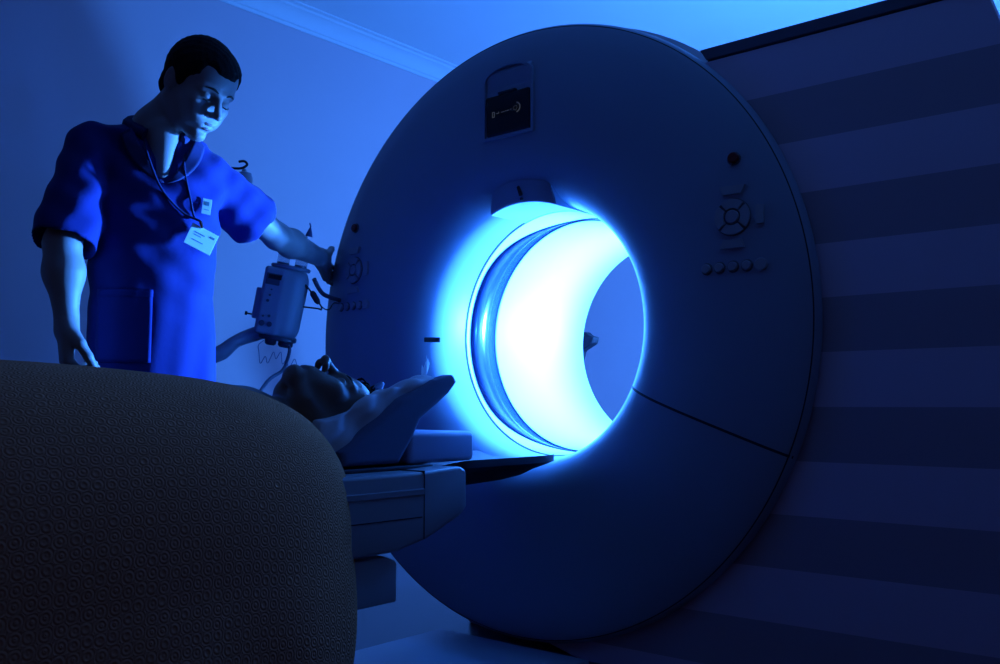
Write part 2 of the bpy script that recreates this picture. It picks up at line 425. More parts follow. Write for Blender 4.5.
# ------------------------------------------------------------------ scanner gantry
PROF = [(0.950, 0.032), (0.952, 0.022), (0.949, 0.010), (0.940, 0.000), (0.915, -0.009), (0.87, -0.020), (0.80, -0.030), (0.72, -0.036), (0.65, -0.036), (0.59, -0.032),
        (0.53, -0.022), (0.48, -0.004), (0.445, 0.020), (0.422, 0.050), (0.409, 0.088), (0.4035, 0.135), (0.402, 0.190)]
pp, _ = catmull([np.array(p) for p in PROF], [0] * len(PROF), 6)
PR = np.array(pp)                              # fine profile, r falling
def yp(r): return float(np.interp(r, PR[::-1, 0], PR[::-1, 1]))
def gpt(r, ang, off=0.0):                      # point on the front cover
    e = 0.004; s = (yp(r + e) - yp(r - e)) / (2 * e); n = np.array([s, -1.0]); n /= np.linalg.norm(n)
    rr = r + n[0] * off; y = yp(r) + n[1] * off
    return np.array([rr * math.cos(ang), y, GZ + rr * math.sin(ang)])
def gxz(x, z, off=0.0):
    r = math.hypot(x, z - GZ); return gpt(r, math.atan2(z - GZ, x), off)
gantry = thing('ct_scanner', 'large round white scanner ring with glowing blue bore standing on the floor', 'medical scanner')
shell = [(r, y) for r, y in pp]
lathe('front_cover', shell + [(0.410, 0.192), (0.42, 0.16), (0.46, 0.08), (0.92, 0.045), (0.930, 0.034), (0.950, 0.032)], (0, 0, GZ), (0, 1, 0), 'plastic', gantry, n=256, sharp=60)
lathe('rim_groove', [(0.9415, yp(0.9415) - 0.0006), (0.9385, yp(0.9385) - 0.0006), (0.9385, yp(0.9385) + 0.004), (0.9415, yp(0.9415) + 0.004)], (0, 0, GZ), (0, 1, 0), 'seam', gantry, n=256)
body = lathe('rear_housing', [(0.925, 0.040), (0.940, 0.042), (0.944, 0.050), (0.944, 0.098), (0.970, 0.106), (0.973, 0.20), (0.973, 0.68), (0.93, 0.78), (0.86, 0.84), (0.70, 0.87), (0.52, 0.885), (0.44, 0.88), (0.41, 0.875), (0.408, 0.80), (0.43, 0.5), (0.43, 0.2), (0.6, 0.1)], (0, 0, GZ), (0, 1, 0), 'plastic_side', gantry, n=192, sharp=60)
lathe('rim_gasket', [(0.925, 0.033), (0.938, 0.034), (0.938, 0.046), (0.925, 0.048)], (0, 0, GZ), (0, 1, 0), 'seam', gantry, n=192)
lathe('bore_ring', [(0.4015, 0.1935), (0.3985, 0.196), (0.3975, 0.214), (0.3965, 0.340), (0.43, 0.340), (0.43, 0.1935)], (0, 0, GZ), (0, 1, 0), 'liner', gantry, n=192)
lathe('bore_gasket', [(0.4010, 0.1898), (0.4003, 0.1938), (0.42, 0.1938), (0.42, 0.1898)], (0, 0, GZ), (0, 1, 0), 'seam', gantry, n=192)
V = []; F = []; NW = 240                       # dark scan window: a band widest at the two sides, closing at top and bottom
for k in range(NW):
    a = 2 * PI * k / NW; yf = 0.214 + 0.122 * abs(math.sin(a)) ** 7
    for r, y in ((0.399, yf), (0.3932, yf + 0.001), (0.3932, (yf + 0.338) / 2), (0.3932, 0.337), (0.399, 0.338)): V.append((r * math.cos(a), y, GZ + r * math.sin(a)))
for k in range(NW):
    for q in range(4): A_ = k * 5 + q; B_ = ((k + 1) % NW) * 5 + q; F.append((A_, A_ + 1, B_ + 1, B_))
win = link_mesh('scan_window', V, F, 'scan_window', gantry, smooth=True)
win['label'] = 'dark glossy scan window band inside the bore'
lathe('liner_gasket', [(0.395, 0.3385), (0.3912, 0.3395), (0.3912, 0.3430), (0.395, 0.3440), (0.42, 0.3440), (0.42, 0.3385)], (0, 0, GZ), (0, 1, 0), 'seam', gantry, n=192)
ln = lathe('bore_liner', [(0.400, 0.3442), (0.3905, 0.3455), (0.3885, 0.352), (0.3885, 0.60), (0.391, 0.80), (0.394, 0.900), (0.400, 0.908), (0.43, 0.908), (0.43, 0.3442)], (0, 0, GZ), (0, 1, 0), 'liner', gantry, n=192)
ln['label'] = 'white inner tunnel lining flooded with light'
def seam(angs, r0, r1, wdt=0.0035):
    V = []; F = []
    for i in range(61):
        t = i / 60; r = r0 + (r1 - r0) * t; a = angs[0] + (angs[1] - angs[0]) * t + angs[2] * math.sin(PI * t)
        for s in (-1, 1): V.append(gpt(r, a + s * wdt / r, 0.0009))
    for i in range(60): F.append((2 * i, 2 * i + 1, 2 * i + 3, 2 * i + 2))
    return link_mesh('seam', V, F, 'seam', gantry, smooth=True)
seam((math.radians(-25.5), math.radians(-22.8), math.radians(0.6)), 0.415, 0.948)
seam((math.radians(205.5), math.radians(202.8), math.radians(-0.6)), 0.415, 0.60, 0.0012)
# screen at the top: arched surround, recess, dark display
def arch(w, z0, z1, rise, cx=-0.012, n=14):
    p = [(cx - w, z0), (cx + w, z0), (cx + w, z1 - rise)]
    for i in range(1, n): t = PI * i / n; p.append((cx + w * math.cos(t), z1 - rise + rise * math.sin(t)))
    p.append((cx - w, z1 - rise)); return p
def ring_bm(outer, inner, y0, y1):
    bm = bmesh.new(); n = len(outer)
    O0 = [bm.verts.new((x, y0, z)) for x, z in outer]; I0 = [bm.verts.new((x, y0, z)) for x, z in inner]
    O1 = [bm.verts.new((x, y1, z)) for x, z in outer]; I1 = [bm.verts.new((x, y1, z)) for x, z in inner]
    for i in range(n):
        j = (i + 1) % n
        for A, B in ((O0, I0), (I0, I1), (I1, O1), (O1, O0)): bm.faces.new((A[i], A[j], B[j], B[i]))
    return bm
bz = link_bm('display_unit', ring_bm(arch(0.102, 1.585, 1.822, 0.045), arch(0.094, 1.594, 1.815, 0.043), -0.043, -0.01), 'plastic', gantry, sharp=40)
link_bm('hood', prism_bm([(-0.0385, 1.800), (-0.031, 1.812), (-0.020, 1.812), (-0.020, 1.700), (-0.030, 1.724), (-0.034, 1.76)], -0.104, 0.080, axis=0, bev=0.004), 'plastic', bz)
link_bm('screen', box_bm((-0.010, -0.040, 1.661), (0.176, 0.012, 0.126), 0.003, rot=Matrix.Rotation(0.04, 3, 'X')), 'screen', bz)
link_bm('screen_latch', box_bm((-0.012, -0.042, 1.729), (0.07, 0.014, 0.008), 0.002), 'seam', bz)
gl = bmesh.new()
for x, z, sx, sz in [(-0.066, 1.672, .010, .002), (-0.070, 1.664, .002, .014), (-0.062, 1.664, .002, .014), (-0.066, 1.656, .010, .002), (-0.050, 1.665, .006, .002), (-0.044, 1.667, .002, .006),
                     (-0.030, 1.666, .005, .002), (-0.022, 1.666, .004, .002), (-0.014, 1.667, .004, .002), (-0.006, 1.667, .006, .002), (0.006, 1.668, .004, .002)]:
    box_bm((x, -0.0465, z), (sx, 0.001, sz), bm=gl)
for i in range(11):
    t = -1.35 + 2.7 * i / 10; box_bm((0.028 + 0.015 * math.cos(t), -0.0465, 1.670 + 0.015 * math.sin(t)), (.0035, .001, .0035), bm=gl)
for i in range(8):
    t = 2 * PI * i / 8; box_bm((0.024 + 0.007 * math.cos(t), -0.0465, 1.669 + 0.007 * math.sin(t)), (.002, .001, .002), bm=gl)
link_bm('screen_symbols', gl, 'screen_glyph', bz)
# laser visor above the bore
def sector(name, r0, r1, a0, a1, off, m, parent, nr=10, na=24, back=-0.004, taper=0.0):
    V = []; F = []
    def P(i, j, o):
        r = r0 + (r1 - r0) * i / nr; mid = (a0 + a1) / 2; a = mid + (a0 + (a1 - a0) * j / na - mid) * (1 - taper * i / nr)
        return gpt(r, a, o)
    for o in (off, back):
        for i in range(nr + 1):
            for j in range(na + 1):
                e = 1.0
                if o == off: e = min(1, 0.55 + 3.0 * min(i / nr, 1 - i / nr, j / na * 1.5, (1 - j / na) * 1.5) * 1.0)
                V.append(P(i, j, o * e))
    W = na + 1; N = (nr + 1) * W
    for i in range(nr):
        for j in range(na):
            a = i * W + j; F.append((a, a + 1, a + W + 1, a + W)); F.append((N + a, N + a + W, N + a + W + 1, N + a + 1))
    for i in range(nr):
        for j in (0, na): a = i * W + j; F.append((a, a + W, N + a + W, N + a))
    for j in range(na):
        for i in (0, nr): a = i * W + j; F.append((a, a + 1, N + a + 1, N + a))
    o = link_mesh(name, V, F, m, parent, smooth=True)
    bm = bmesh.new(); bm.from_mesh(o.data); bmesh.ops.recalc_face_normals(bm, faces=bm.faces); bm.to_mesh(o.data); bm.free()
    o.data.set_sharp_from_angle(angle=math.radians(35)); return o
def visor():
    V = []; F = []; nr, na = 8, 20
    def P(i, j, k):
        t = i / nr; r = 0.400 + 0.064 * t; h = math.radians(19.5 - 5.0 * t); a = PI / 2 + h - 2 * h * j / na
        r += 0.006 * math.cos((j / na - 0.5) * PI) * t
        yv = 0.006 - 0.012 * t + 0.010 * (2 * j / na - 1) ** 2
        y = yv if k == 0 else max(yp(r) + 0.006, yv + 0.01)
        return (r * math.cos(a), y, GZ + r * math.sin(a))
    for k in (0, 1):
        for i in range(nr + 1):
            for j in range(na + 1): V.append(P(i, j, k))
    W = na + 1; N = (nr + 1) * W
    for i in range(nr):
        for j in range(na): a = i * W + j; F.append((a, a + 1, a + W + 1, a + W)); F.append((N + a, N + a + W, N + a + W + 1, N + a + 1))
    for i in range(nr):
        for j in (0, na): a = i * W + j; F.append((a, a + W, N + a + W, N + a))
    for j in range(na):
        for i in (0, nr): a = i * W + j; F.append((a, a + 1, N + a + 1, N + a))
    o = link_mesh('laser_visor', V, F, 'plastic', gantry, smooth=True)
    bm = bmesh.new(); bm.from_mesh(o.data); bmesh.ops.recalc_face_normals(bm, faces=bm.faces)
    es = [e for e in bm.edges if len(e.link_faces) == 2 and e.calc_face_angle(0) > 0.8]; bmesh.ops.bevel(bm, geom=es, offset=0.003, segments=2, affect='EDGES')
    bm.to_mesh(o.data); bm.free(); o.data.set_sharp_from_angle(angle=math.radians(40)); return o
vis = visor()
link_bm('visor_slot', box_bm((0.004, -0.001, GZ + 0.436), (0.012, 0.008, 0.034), 0.003, rot=Matrix.Rotation(-0.35, 3, 'Y')), 'seam', vis)
cyl('laser_window', (0.010, 0.004, GZ + 0.410), (0.010, -0.001, GZ + 0.410), 0.005, 'seam', vis, n=16)
# laser slots beside the bore
for sx in (-1,):
    P = gxz(sx * 0.424, 0.967, 0.001)
    link_bm('laser_slot', box_bm(P, (0.056, 0.012, 0.017), 0.003, rot=Matrix.Rotation(sx * -0.75, 3, 'Z')), 'seam', gantry)
# control panels left and right
def control(sgn):
    cx, cz = sgn * 0.744, 1.230
    p = cyl('control_panel', gxz(cx, cz, -0.002), gxz(cx, cz, 0.003), 0.050, 'button_ring', gantry, n=40, bev=0.0025)
    def disc(name, x, z, r, h, m, n=28):
        a = gxz(x, z, -0.002); b = gxz(x, z, h); return cyl(name, a, b, r, m, p, n=n, bev=0.0025)
    eb = disc('emergency_button', cx + sgn * 0.003, 1.386, 0.0145, 0.014, 'red_button'); eb['label'] = 'small red emergency stop button'
    disc('button_bezel', cx + sgn * 0.003, 1.386, 0.0185, 0.004, 'button_ring')
    disc('dial_button', cx, cz, 0.018, 0.010, 'button')
    for q in range(4):                                    # four sectors of the dial
        a0 = PI / 4 + q * PI / 2 + 0.09; a1 = a0 + PI / 2 - 0.18; V = []; F = []
        for hh in (0.001, 0.009):
            for i in range(9):
                t = a0 + (a1 - a0) * i / 8
                for r in (0.023, 0.047): V.append(gxz(cx + r * math.cos(t), cz + r * math.sin(t), hh))
        for i in range(8):
            F.append((2 * i, 2 * i + 1, 2 * i + 3, 2 * i + 2)); F.append((18 + 2 * i, 18 + 2 * i + 2, 18 + 2 * i + 3, 18 + 2 * i + 1))
            F.append((2 * i, 2 * i + 2, 18 + 2 * i + 2, 18 + 2 * i)); F.append((2 * i + 1, 18 + 2 * i + 1, 18 + 2 * i + 3, 2 * i + 3))
        F += [(0, 18, 19, 1), (16, 17, 35, 34)]
        link_mesh('dial_button', V, F, 'button', p)
    for s in (1, -1):                                     # curved key above and below the dial
        zz = cz + s * 0.072; pl = [(-0.034, 0.010), (0.034, 0.010), (0.024, -0.012), (-0.024, -0.012)]
        V = [gxz(cx + x, zz + s * z, h) for h in (0.0, 0.009) for x, z in pl]
        link_mesh('rocker_button', V, [(3, 2, 1, 0), (4, 5, 6, 7), (0, 1, 5, 4), (1, 2, 6, 5), (2, 3, 7, 6), (3, 0, 4, 7)], 'button', p)
    kx = cx + 0.072; V = [gxz(kx + x, cz + z, h) for h in (0.0, 0.008) for x, z in [(-0.010, -0.024), (0.010, -0.024), (0.010, 0.024), (-0.010, 0.024)]]
    link_mesh('side_button', V, [(3, 2, 1, 0), (4, 5, 6, 7), (0, 1, 5, 4), (1, 2, 6, 5), (2, 3, 7, 6), (3, 0, 4, 7)], 'button', p)
    for i in range(5):
        x = cx + (-2 + i) * 0.037; disc('round_button', x, 1.100, 0.0125 + 0.004 * (i == 4), 0.010, 'button', 20); disc('button_bezel', x, 1.100, 0.0165, 0.003, 'button_ring', 20)
control(1); control(-1)
link_bm('base', prism_bm([(-0.36, 0.0), (0.36, 0.0), (0.35, 0.06), (0.32, 0.10), (-0.32, 0.10), (-0.35, 0.06)], 0.16, 0.70, axis=1, bev=0.01), 'plastic_side', gantry)
set_base(gantry, (0, 0.43, 0))

# ------------------------------------------------------------------ patient table
table = thing('patient_table', 'pale grey scanner patient table reaching into the glowing bore', 'patient table')
tb = [(-2.75, 0.585), (-0.68, 0.585), (-0.545, 0.592), (-0.524, 0.582), (-0.522, 0.49), (-0.545, 0.472), (-0.66, 0.428), (-0.76, 0.408), (-2.75, 0.408)]
link_bm('table_body', prism_bm(tb, -0.26, 0.26, axis=0, bev=0.009), 'table_plastic', table, smooth=True, sharp=40)
link_bm('side_rail', prism_bm([(-2.75, 0.552), (-0.675, 0.547), (-0.675, 0.532), (-2.75, 0.537)], 0.2585, 0.264, axis=0, bev=0.002), 'table_plastic', table)
link_bm('side_groove', prism_bm([(-2.74, 0.492), (-0.68, 0.482), (-0.68, 0.4795), (-2.74, 0.4895)], 0.2580, 0.2612, axis=0), 'seam', table)
link_bm('end_joint', prism_bm([(-0.675, 0.588), (-0.672, 0.588), (-0.672, 0.43), (-0.675, 0.43)], -0.2610, 0.2610, axis=0), 'seam', table)
link_bm('lower_body', prism_bm([(-2.65, 0.40), (-0.78, 0.40), (-0.742, 0.385), (-0.742, 0.292), (-2.65, 0.292)], -0.235, 0.245, axis=0, bev=0.008), 'table_plastic', table, smooth=True, sharp=40)
link_bm('pedestal', prism_bm([(-2.2, 0.295), (-0.875, 0.295), (-0.865, 0.03), (-2.2, 0.03)], -0.20, 0.235, axis=0, bev=0.02), 'table_plastic', table, smooth=True, sharp=40)
link_bm('base_plate', prism_bm([(-0.29, -2.4), (0.29, -2.4), (0.29, -0.045), (-0.29, -0.045)], 0.001, 0.03, axis=2, bev=0.006), 'table_plastic', table)
# thin dark mat on the table top, then the dished cradle running from it into the bore
link_bm('table_mat', box_bm((-0.02, -1.63, 0.5905), (0.40, 2.14, 0.010), 0.004), 'dark_plastic', table)
V = []; F = []; NY = 30; NX = 16; CY0, CY1 = -0.52, -0.020
for j in range(NY + 1):
    y = CY0 + (CY1 - CY0) * (0.5 - 0.5 * math.cos(PI * j / NY))
    tip = max(0, (y + 0.19) / 0.17); st = max(0, (-0.45 - y) / 0.07); wd = 0.205 - 0.055 * tip ** 2 - 0.03 * st ** 2
    for top in (1, 0):
        for i in range(NX + 1):
            u = -1 + 2 * i / NX
            zt = 0.578 + 0.022 * u * u - 0.010 * st ** 2 - 0.002 * tip
            z = zt if top else zt - 0.020 - (0.022 * (1 - abs(u) ** 4)) * (1 - 0.8 * tip) * (1 - 0.7 * st ** 2)
            V.append((wd * u, y, z))
W = NX + 1
for j in range(NY):
    for i in range(NX):
        a = j * 2 * W + i; F.append((a, a + 1, a + 1 + 2 * W, a + 2 * W)); b = a + W; F.append((b, b + 2 * W, b + 1 + 2 * W, b + 1))
    for i in (0, NX): a = j * 2 * W + i; F.append((a, a + 2 * W, a + 3 * W, a + W))
for j in (0, NY):
    for i in range(NX): a = j * 2 * W + i; F.append((a, a + 1, a + 1 + W, a + W))
cr = link_mesh('cradle', V, F, 'carbon', table, smooth=True, sharp=40); cr['label'] = 'thin dark dished cradle reaching toward the bore'
bm = bmesh.new(); bm.from_mesh(cr.data); bmesh.ops.recalc_face_normals(bm, faces=bm.faces); bm.to_mesh(cr.data); bm.free()
link_bm('cradle_carriage', prism_bm([(-0.54, 0.545), (-0.54, 0.575), (-0.40, 0.575), (-0.20, 0.570), (-0.12, 0.566), (-0.20, 0.546), (-0.28, 0.538), (-0.44, 0.532)], -0.13, 0.17, axis=0, bev=0.006), 'dark_plastic', table, smooth=True, sharp=40)
set_base(table, (0, -1.5, 0))

hb = link_bm('head_block', box_bm((0.02, -0.515, 0.6355), (0.30, 0.24, 0.078), 0.014, 4), 'block', smooth=True, sharp=50)
tag(hb, 'translucent pale blue foam block lying on the table under the head rest', 'foam block')

# curved dark head rest, dished across, with its raised tip toward the bore
def wav(P, *c):                                # sum of sines: (amp, kx, ky, kz, phase)
    r = 0
    for a, kx, ky, kz, ph in c: r = r + a * np.sin(P[..., 0] * kx + P[..., 1] * ky + P[..., 2] * kz + ph)
    return r
rest = Sdf().add(f_prism([(-0.850, 0.601), (-0.850, 0.635), (-0.778, 0.682), (-0.665, 0.757), (-0.545, 0.806), (-0.480, 0.822), (-0.466, 0.802), (-0.497, 0.772), (-0.600, 0.706), (-0.628, 0.657), (-0.672, 0.601)], -0.110, 0.175, 0.012))
rest.sub(f_cone((0.0, -0.98, 0.80), (0.0, -0.62, 0.845), 0.150, 0.125), 0.03).sub(f_cone((0.0, -0.62, 0.845), (0.0, -0.40, 0.94), 0.125, 0.13), 0.03)
hr = rest.obj('head_rest', (-0.18, -0.87, 0.59), (0.19, -0.45, 0.84), 0.005, 'foam')
tag(hr, 'dark curved padded head rest under the patient head, its tip raised toward the bore', 'head rest')
sh = Sdf().add(f_prism([(-0.905, 0.655), (-0.885, 0.705), (-0.845, 0.720), (-0.745, 0.765), (-0.690, 0.782), (-0.600, 0.802), (-0.520, 0.818), (-0.520, 0.805), (-0.60, 0.772), (-0.70, 0.72), (-0.78, 0.655), (-0.82, 0.600), (-0.87, 0.600)], -0.095, 0.150, 0.010))
sh.sub(f_cone((0.0, -1.0, 0.800), (0.0, -0.66, 0.835), 0.118, 0.095), 0.03).sub(f_cone((0.0, -0.66, 0.835), (0.0, -0.40, 0.96), 0.095, 0.13), 0.03)
sh.warp(lambda P: wav(P, (0.0035, 45, 20, 60, 0), (0.0025, -70, 60, 30, 1), (0.002, 30, -110, 80, 2)))
sh.sub(f_ell((0.035, -0.790, 0.735), (0.100, 0.150, 0.118)), 0.012).sub(f_ell((-0.16, -0.66, 0.83), (0.14, 0.30, 0.13)), 0.02)
so = sh.obj('pillow_sheet', (-0.17, -0.93, 0.59), (0.17, -0.47, 0.86), 0.0045, 'sheet')
tag(so, 'crumpled white cloth spread in the head rest beneath the patient head', 'sheet')
# folded tissue standing behind the head rest
V = []; F = []
for j in range(9):
    for i in range(9):
        u = i / 8 - 0.5; v = j / 8
        ww = u * 0.046 * (1 - 0.35 * v); zz = 0.795 + v * (0.066 - 0.020 * abs(u + 0.1) - 0.016 * math.sin(12 * u))
        V.append((0.085 - 0.45 * ww + 0.006 * math.sin(9 * u + 3 * v), -0.505 + ww + 0.010 * v, zz))
for j in range(8):
    for i in range(8): a = j * 9 + i; F.append((a, a + 1, a + 10, a + 9))
ts = link_mesh('tissue', V, F, 'tissue_paper', smooth=True)
tag(ts, 'small crumpled white tissue glowing cyan beside the tip of the head rest', 'tissue')


# ------------------------------------------------------------------ quilt over the patient
def quilt():
    V = []; UV = []; F = []; NU, NV = 150, 110
    xc, yc = 0.02, -1.757; a, b = 0.372, 0.958; ztop, zb = 0.831, 0.11
    us = np.linspace(-0.5, 0.5, NU + 1)
    for j in range(NV + 1):
        ph = j / NV                                          # 0 = top centre ridge ... 1 = hem
        for i in range(NU * 2 + 1):
            t = -PI + 2 * PI * i / (NU * 2)
            c, s_ = math.cos(t), math.sin(t)
            el = ph * PI / 2
            ex = 2 / 3.0; fl = math.copysign(abs(c) ** ex, c); gl_ = math.copysign(abs(s_) ** ex, s_)
            # vertical section: flat on top, round shoulder, long near-vertical drop
            if ph < 0.5:
                q = ph / 0.5; al = q * PI / 2; rr = math.sin(al) ** 0.60; zz = (ztop - 0.42) + 0.42 * math.cos(al) ** 0.80
            else:
                q = (ph - 0.5) / 0.5; rr = 1.0 + 0.02 * math.sin(q * PI) - 0.01 * q; zz = (ztop - 0.42) - (ztop - 0.42 - zb) * q
            x = xc + a * rr * gl_ ; y = yc + b * rr * fl
            z = zz + 0.010 * math.sin(y * 7.0 + 1.0) * (1 - ph) 
            z += 0.055 * (min(max(y, -1.9), -0.95) + 1.35) * (1 - ph)
            k = max(0, ph - 0.45)
            wv = (0.006 * math.sin(t * 9 + 1) + 0.004 * math.sin(t * 17 + 2 + 3 * ph)) * k * 2
            x += wv * gl_; y += wv * fl
            V.append((x, y, z)); UV.append((y, x * 0.9 + (ztop - z) * (1 if x > xc else -1) * 0.9))
    W = NU * 2 + 1
    for j in range(NV):
        for i in range(NU * 2): p = j * W + i; F.append((p, p + 1, p + W + 1, p + W))
    o = link_mesh('quilt', V, F, 'quilt', smooth=True, uvs=UV)
    bm = bmesh.new(); bm.from_mesh(o.data); bmesh.ops.remove_doubles(bm, verts=bm.verts, dist=1e-5); bmesh.ops.recalc_face_normals(bm, faces=bm.faces); bm.to_mesh(o.data); bm.free()
    m = o.modifiers.new('thickness', 'SOLIDIFY'); m.thickness = 0.008; m.offset = -1
    tag(o, 'brown textured quilt draped over the patient and the scanner table', 'blanket')
quilt()

# ------------------------------------------------------------------ human heads and hands
def head_sdf(s, t, female=False):
    A = s.add
    A(t.ell((-0.014, 0, 0.030), (0.094, 0.074, 0.086)))
    A(t.ell((0.026, 0, -0.022), (0.060, 0.062, 0.088)), 0.03)
    A(t.ell((0.042, 0, 0.044), (0.043, 0.060, 0.050)), 0.03)
    for y in (-1, 1):
        A(t.cone((-0.012, y * 0.052, -0.050), (0.028, y * 0.036, -0.092), 0.020, 0.017), 0.03)
        A(t.cone((0.028, y * 0.036, -0.092), (0.066, y * 0.012, -0.106), 0.016, 0.014), 0.02)
        A(t.ell((0.056, y * 0.042, -0.026), (0.025, 0.021, 0.019)), 0.025)
        A(t.ell((0.064, y * 0.029, -0.058), (0.024, 0.022, 0.028)), 0.024)
        A(t.cone((0.088, y * 0.012, 0.014), (0.072, y * 0.046, 0.016), 0.008, 0.008), 0.014)
    A(t.ell((0.074, 0, -0.106), (0.020, 0.021, 0.015)), 0.016)
    A(t.ell((0.079, 0, -0.068), (0.013, 0.028, 0.022)), 0.02)
    for y in (-1, 1):
        s.sub(t.ell((0.100, y * 0.032, -0.004), (0.019, 0.019, 0.012)), 0.016)
        A(t.ell((0.0745, y * 0.031, -0.006), (0.0135, 0.0145, 0.0115)), 0.003)
        s.sub(t.cone((0.0895, y * 0.022, -0.0105), (0.0835, y * 0.042, -0.0095), 0.0022), 0.003)
    A(t.cone((0.086, 0, 0.010), (0.112, 0, -0.034), 0.0072, 0.0098), 0.012)
    A(t.ell((0.115, 0, -0.037), (0.0115, 0.0100, 0.0092)), 0.007)
    for y in (-1, 1):
        A(t.ell((0.102, y * 0.0130, -0.041), (0.0125, 0.0068, 0.0078)), 0.006)
        s.sub(t.ell((0.108, y * 0.0075, -0.0495), (0.005, 0.0030, 0.0035)), 0.003)
    A(t.ell((0.0885, 0, -0.0655), (0.0085, 0.026, 0.0050)), 0.009)
    A(t.ell((0.0880, 0, -0.0780), (0.0090, 0.021, 0.0062)), 0.009)
    s.sub(t.cone((0.0985, 0, -0.0720), (0.080, -0.033, -0.0640), 0.0020, 0.0018), 0.003); s.sub(t.cone((0.0985, 0, -0.0720), (0.080, 0.033, -0.0640), 0.0020, 0.0018), 0.003)
    s.sub(t.ell((0.098, 0, -0.0895), (0.010, 0.018, 0.005)), 0.008)
    for y in (-1, 1):
        R = np.array(Matrix.Rotation(-0.25, 3, 'Y')) @ np.array(Matrix.Rotation(-y * 0.35, 3, 'Z'))
        A(t.ell((-0.012, y * 0.078, -0.010), (0.018, 0.0065, 0.031), R), 0.006)
        s.sub(t.ell((-0.008, y * 0.0855, -0.006), (0.010, 0.006, 0.019), R), 0.004)
        A(t.ell((-0.010, y * 0.077, -0.012), (0.006, 0.006, 0.009), R), 0.004)
def hand_sdf(s, t, h, curl, spread=0.0, thumb=0.0):
    A = s.add; ys = [0.031, 0.0105, -0.0105, -0.030]; L = [0.070, 0.079, 0.073, 0.057]; R = [0.0096, 0.0098, 0.0093, 0.0083]
    for q in range(4):
        y = h * ys[q]; kx = 0.088 - 0.005 * abs(q - 1)
        A(t.cone((0.004, y * 0.55, 0.0), (kx, y, 0.0), 0.019, 0.0125), 0.014)
        p = np.array([kx, y, 0.0]); a = 0.0; sp = h * spread * (1.5 - q)
        c = curl[q] if hasattr(curl[0], '__len__') else curl
        for w_, seg in enumerate((0.46, 0.30, 0.24)):
            a += c[w_]; d = np.array([math.cos(a) * math.cos(sp), math.sin(sp) * math.cos(a), -math.sin(a)])
            e = p + d * L[q] * seg; r0 = R[q] * (1 - 0.07 * w_)
            A(t.cone(tuple(p), tuple(e), r0, r0 * 0.93), 0.004); p = e
    a = thumb
    p0 = (0.018, h * 0.022, -0.006); p1 = (0.050, h * 0.048, -0.016 - 0.01 * a); p2 = (0.078, h * (0.060 - 0.02 * a), -0.026 - 0.02 * a); p3 = (0.100, h * (0.062 - 0.035 * a), -0.032 - 0.03 * a)
    A(t.cone(p0, p1, 0.018, 0.0135), 0.014); A(t.cone(p1, p2, 0.0125, 0.0108), 0.005); A(t.cone(p2, p3, 0.0108, 0.009), 0.004)
    A(t.cone((-0.02, 0, 0), (0.012, 0, 0), 0.025, 0.027), 0.012)

# ------------------------------------------------------------------ radiographer standing behind the table
man = thing('person', 'person in blue short-sleeved tunic with name badge, standing behind the table, hand on the scanner', 'person')
az, pitch, roll = math.radians(8), math.radians(33), math.radians(-4)
def head_frame(az, pitch, roll):
    return np.array(Matrix.Rotation(az, 3, 'Z') @ Matrix.Rotation(pitch, 3, 'Y') @ Matrix.Rotation(roll, 3, 'X'))
HM = T((-0.545, -0.800, 1.664), head_frame(az, pitch, roll), 1.12)
Fd = nz((0.95, -0.33, 0)); Ld = np.array([0.33, 0.95, 0.0]); Ld = nz(Ld)
RS = V3(-0.742, -1.015, 1.478); RE = V3(-0.672, -1.120, 1.175); RW = V3(-0.655, -1.108, 0.955)
LS = V3(-0.642, -0.712, 1.436); LE = V3(-0.712, -0.395, 1.300); LW = V3(-0.842, -0.103, 1.274)
NB = V3(-0.680, -0.850, 1.525); CH = V3(-0.690, -0.850, 1.28); PV = V3(-0.705, -0.835, 0.98)
body = Sdf()
head_sdf(body, HM)
body.add(f_cone(HM.p(-0.030, 0, -0.055), NB + V3(0, 0, 0.03), 0.062, 0.064), 0.03)
body.add(f_cone(NB + V3(0, 0, 0.02), CH, 0.065, 0.10), 0.04)
body.add(f_cone(NB - Ld * 0.02 + V3(0, 0, -0.03), RS, 0.045, 0.048), 0.04).add(f_cone(NB + Ld * 0.02 + V3(0, 0, -0.03), LS, 0.045, 0.048), 0.04)
body.add(f_cone(CH - Ld * 0.06, PV - Ld * 0.04, 0.095, 0.10), 0.05).add(f_cone(CH + Ld * 0.06, PV + Ld * 0.04, 0.095, 0.10), 0.05)
body.add(f_cone((-0.618, -0.868, 1.520), (-0.588, -0.883, 1.400), 0.046, 0.018), 0.02)
body.add(f_cone(RS, RE, 0.052, 0.046), 0.03)
def forearm(E, W_, side):
    m = E + (W_ - E) * 0.35; ax = nz(W_ - E)
    body.add(f_cone(E, m, 0.045, 0.049), 0.02); body.add(f_cone(m, W_ - ax * 0.02, 0.049, 0.029), 0.03)
forearm(RE, RW, 0)
body.add(f_cone(LS, LE, 0.052, 0.043), 0.03); 
m_ = LE + (LW - LE) * 0.30
body.add(f_cone(LE, m_, 0.043, 0.046), 0.02).add(f_cone(m_, LW, 0.045, 0.031), 0.03)
hand_sdf(body, T(RW, frame((0.10, -0.02, -1), -Ld), 1.16), 1, (0.75, 0.95, 0.6), 0.0, 0.7)
hand_sdf(body, T(LW, frame((-0.52, 0.66, -0.30), (-0.50, -0.72, 0.10)), 1.12), -1, (0.15, 0.50, 0.40), 0.02, -0.9)
HPR = PV - Ld * 0.080 + V3(-0.01, 0, -0.03); HPL = PV + Ld * 0.075 + V3(-0.01, 0, -0.03)
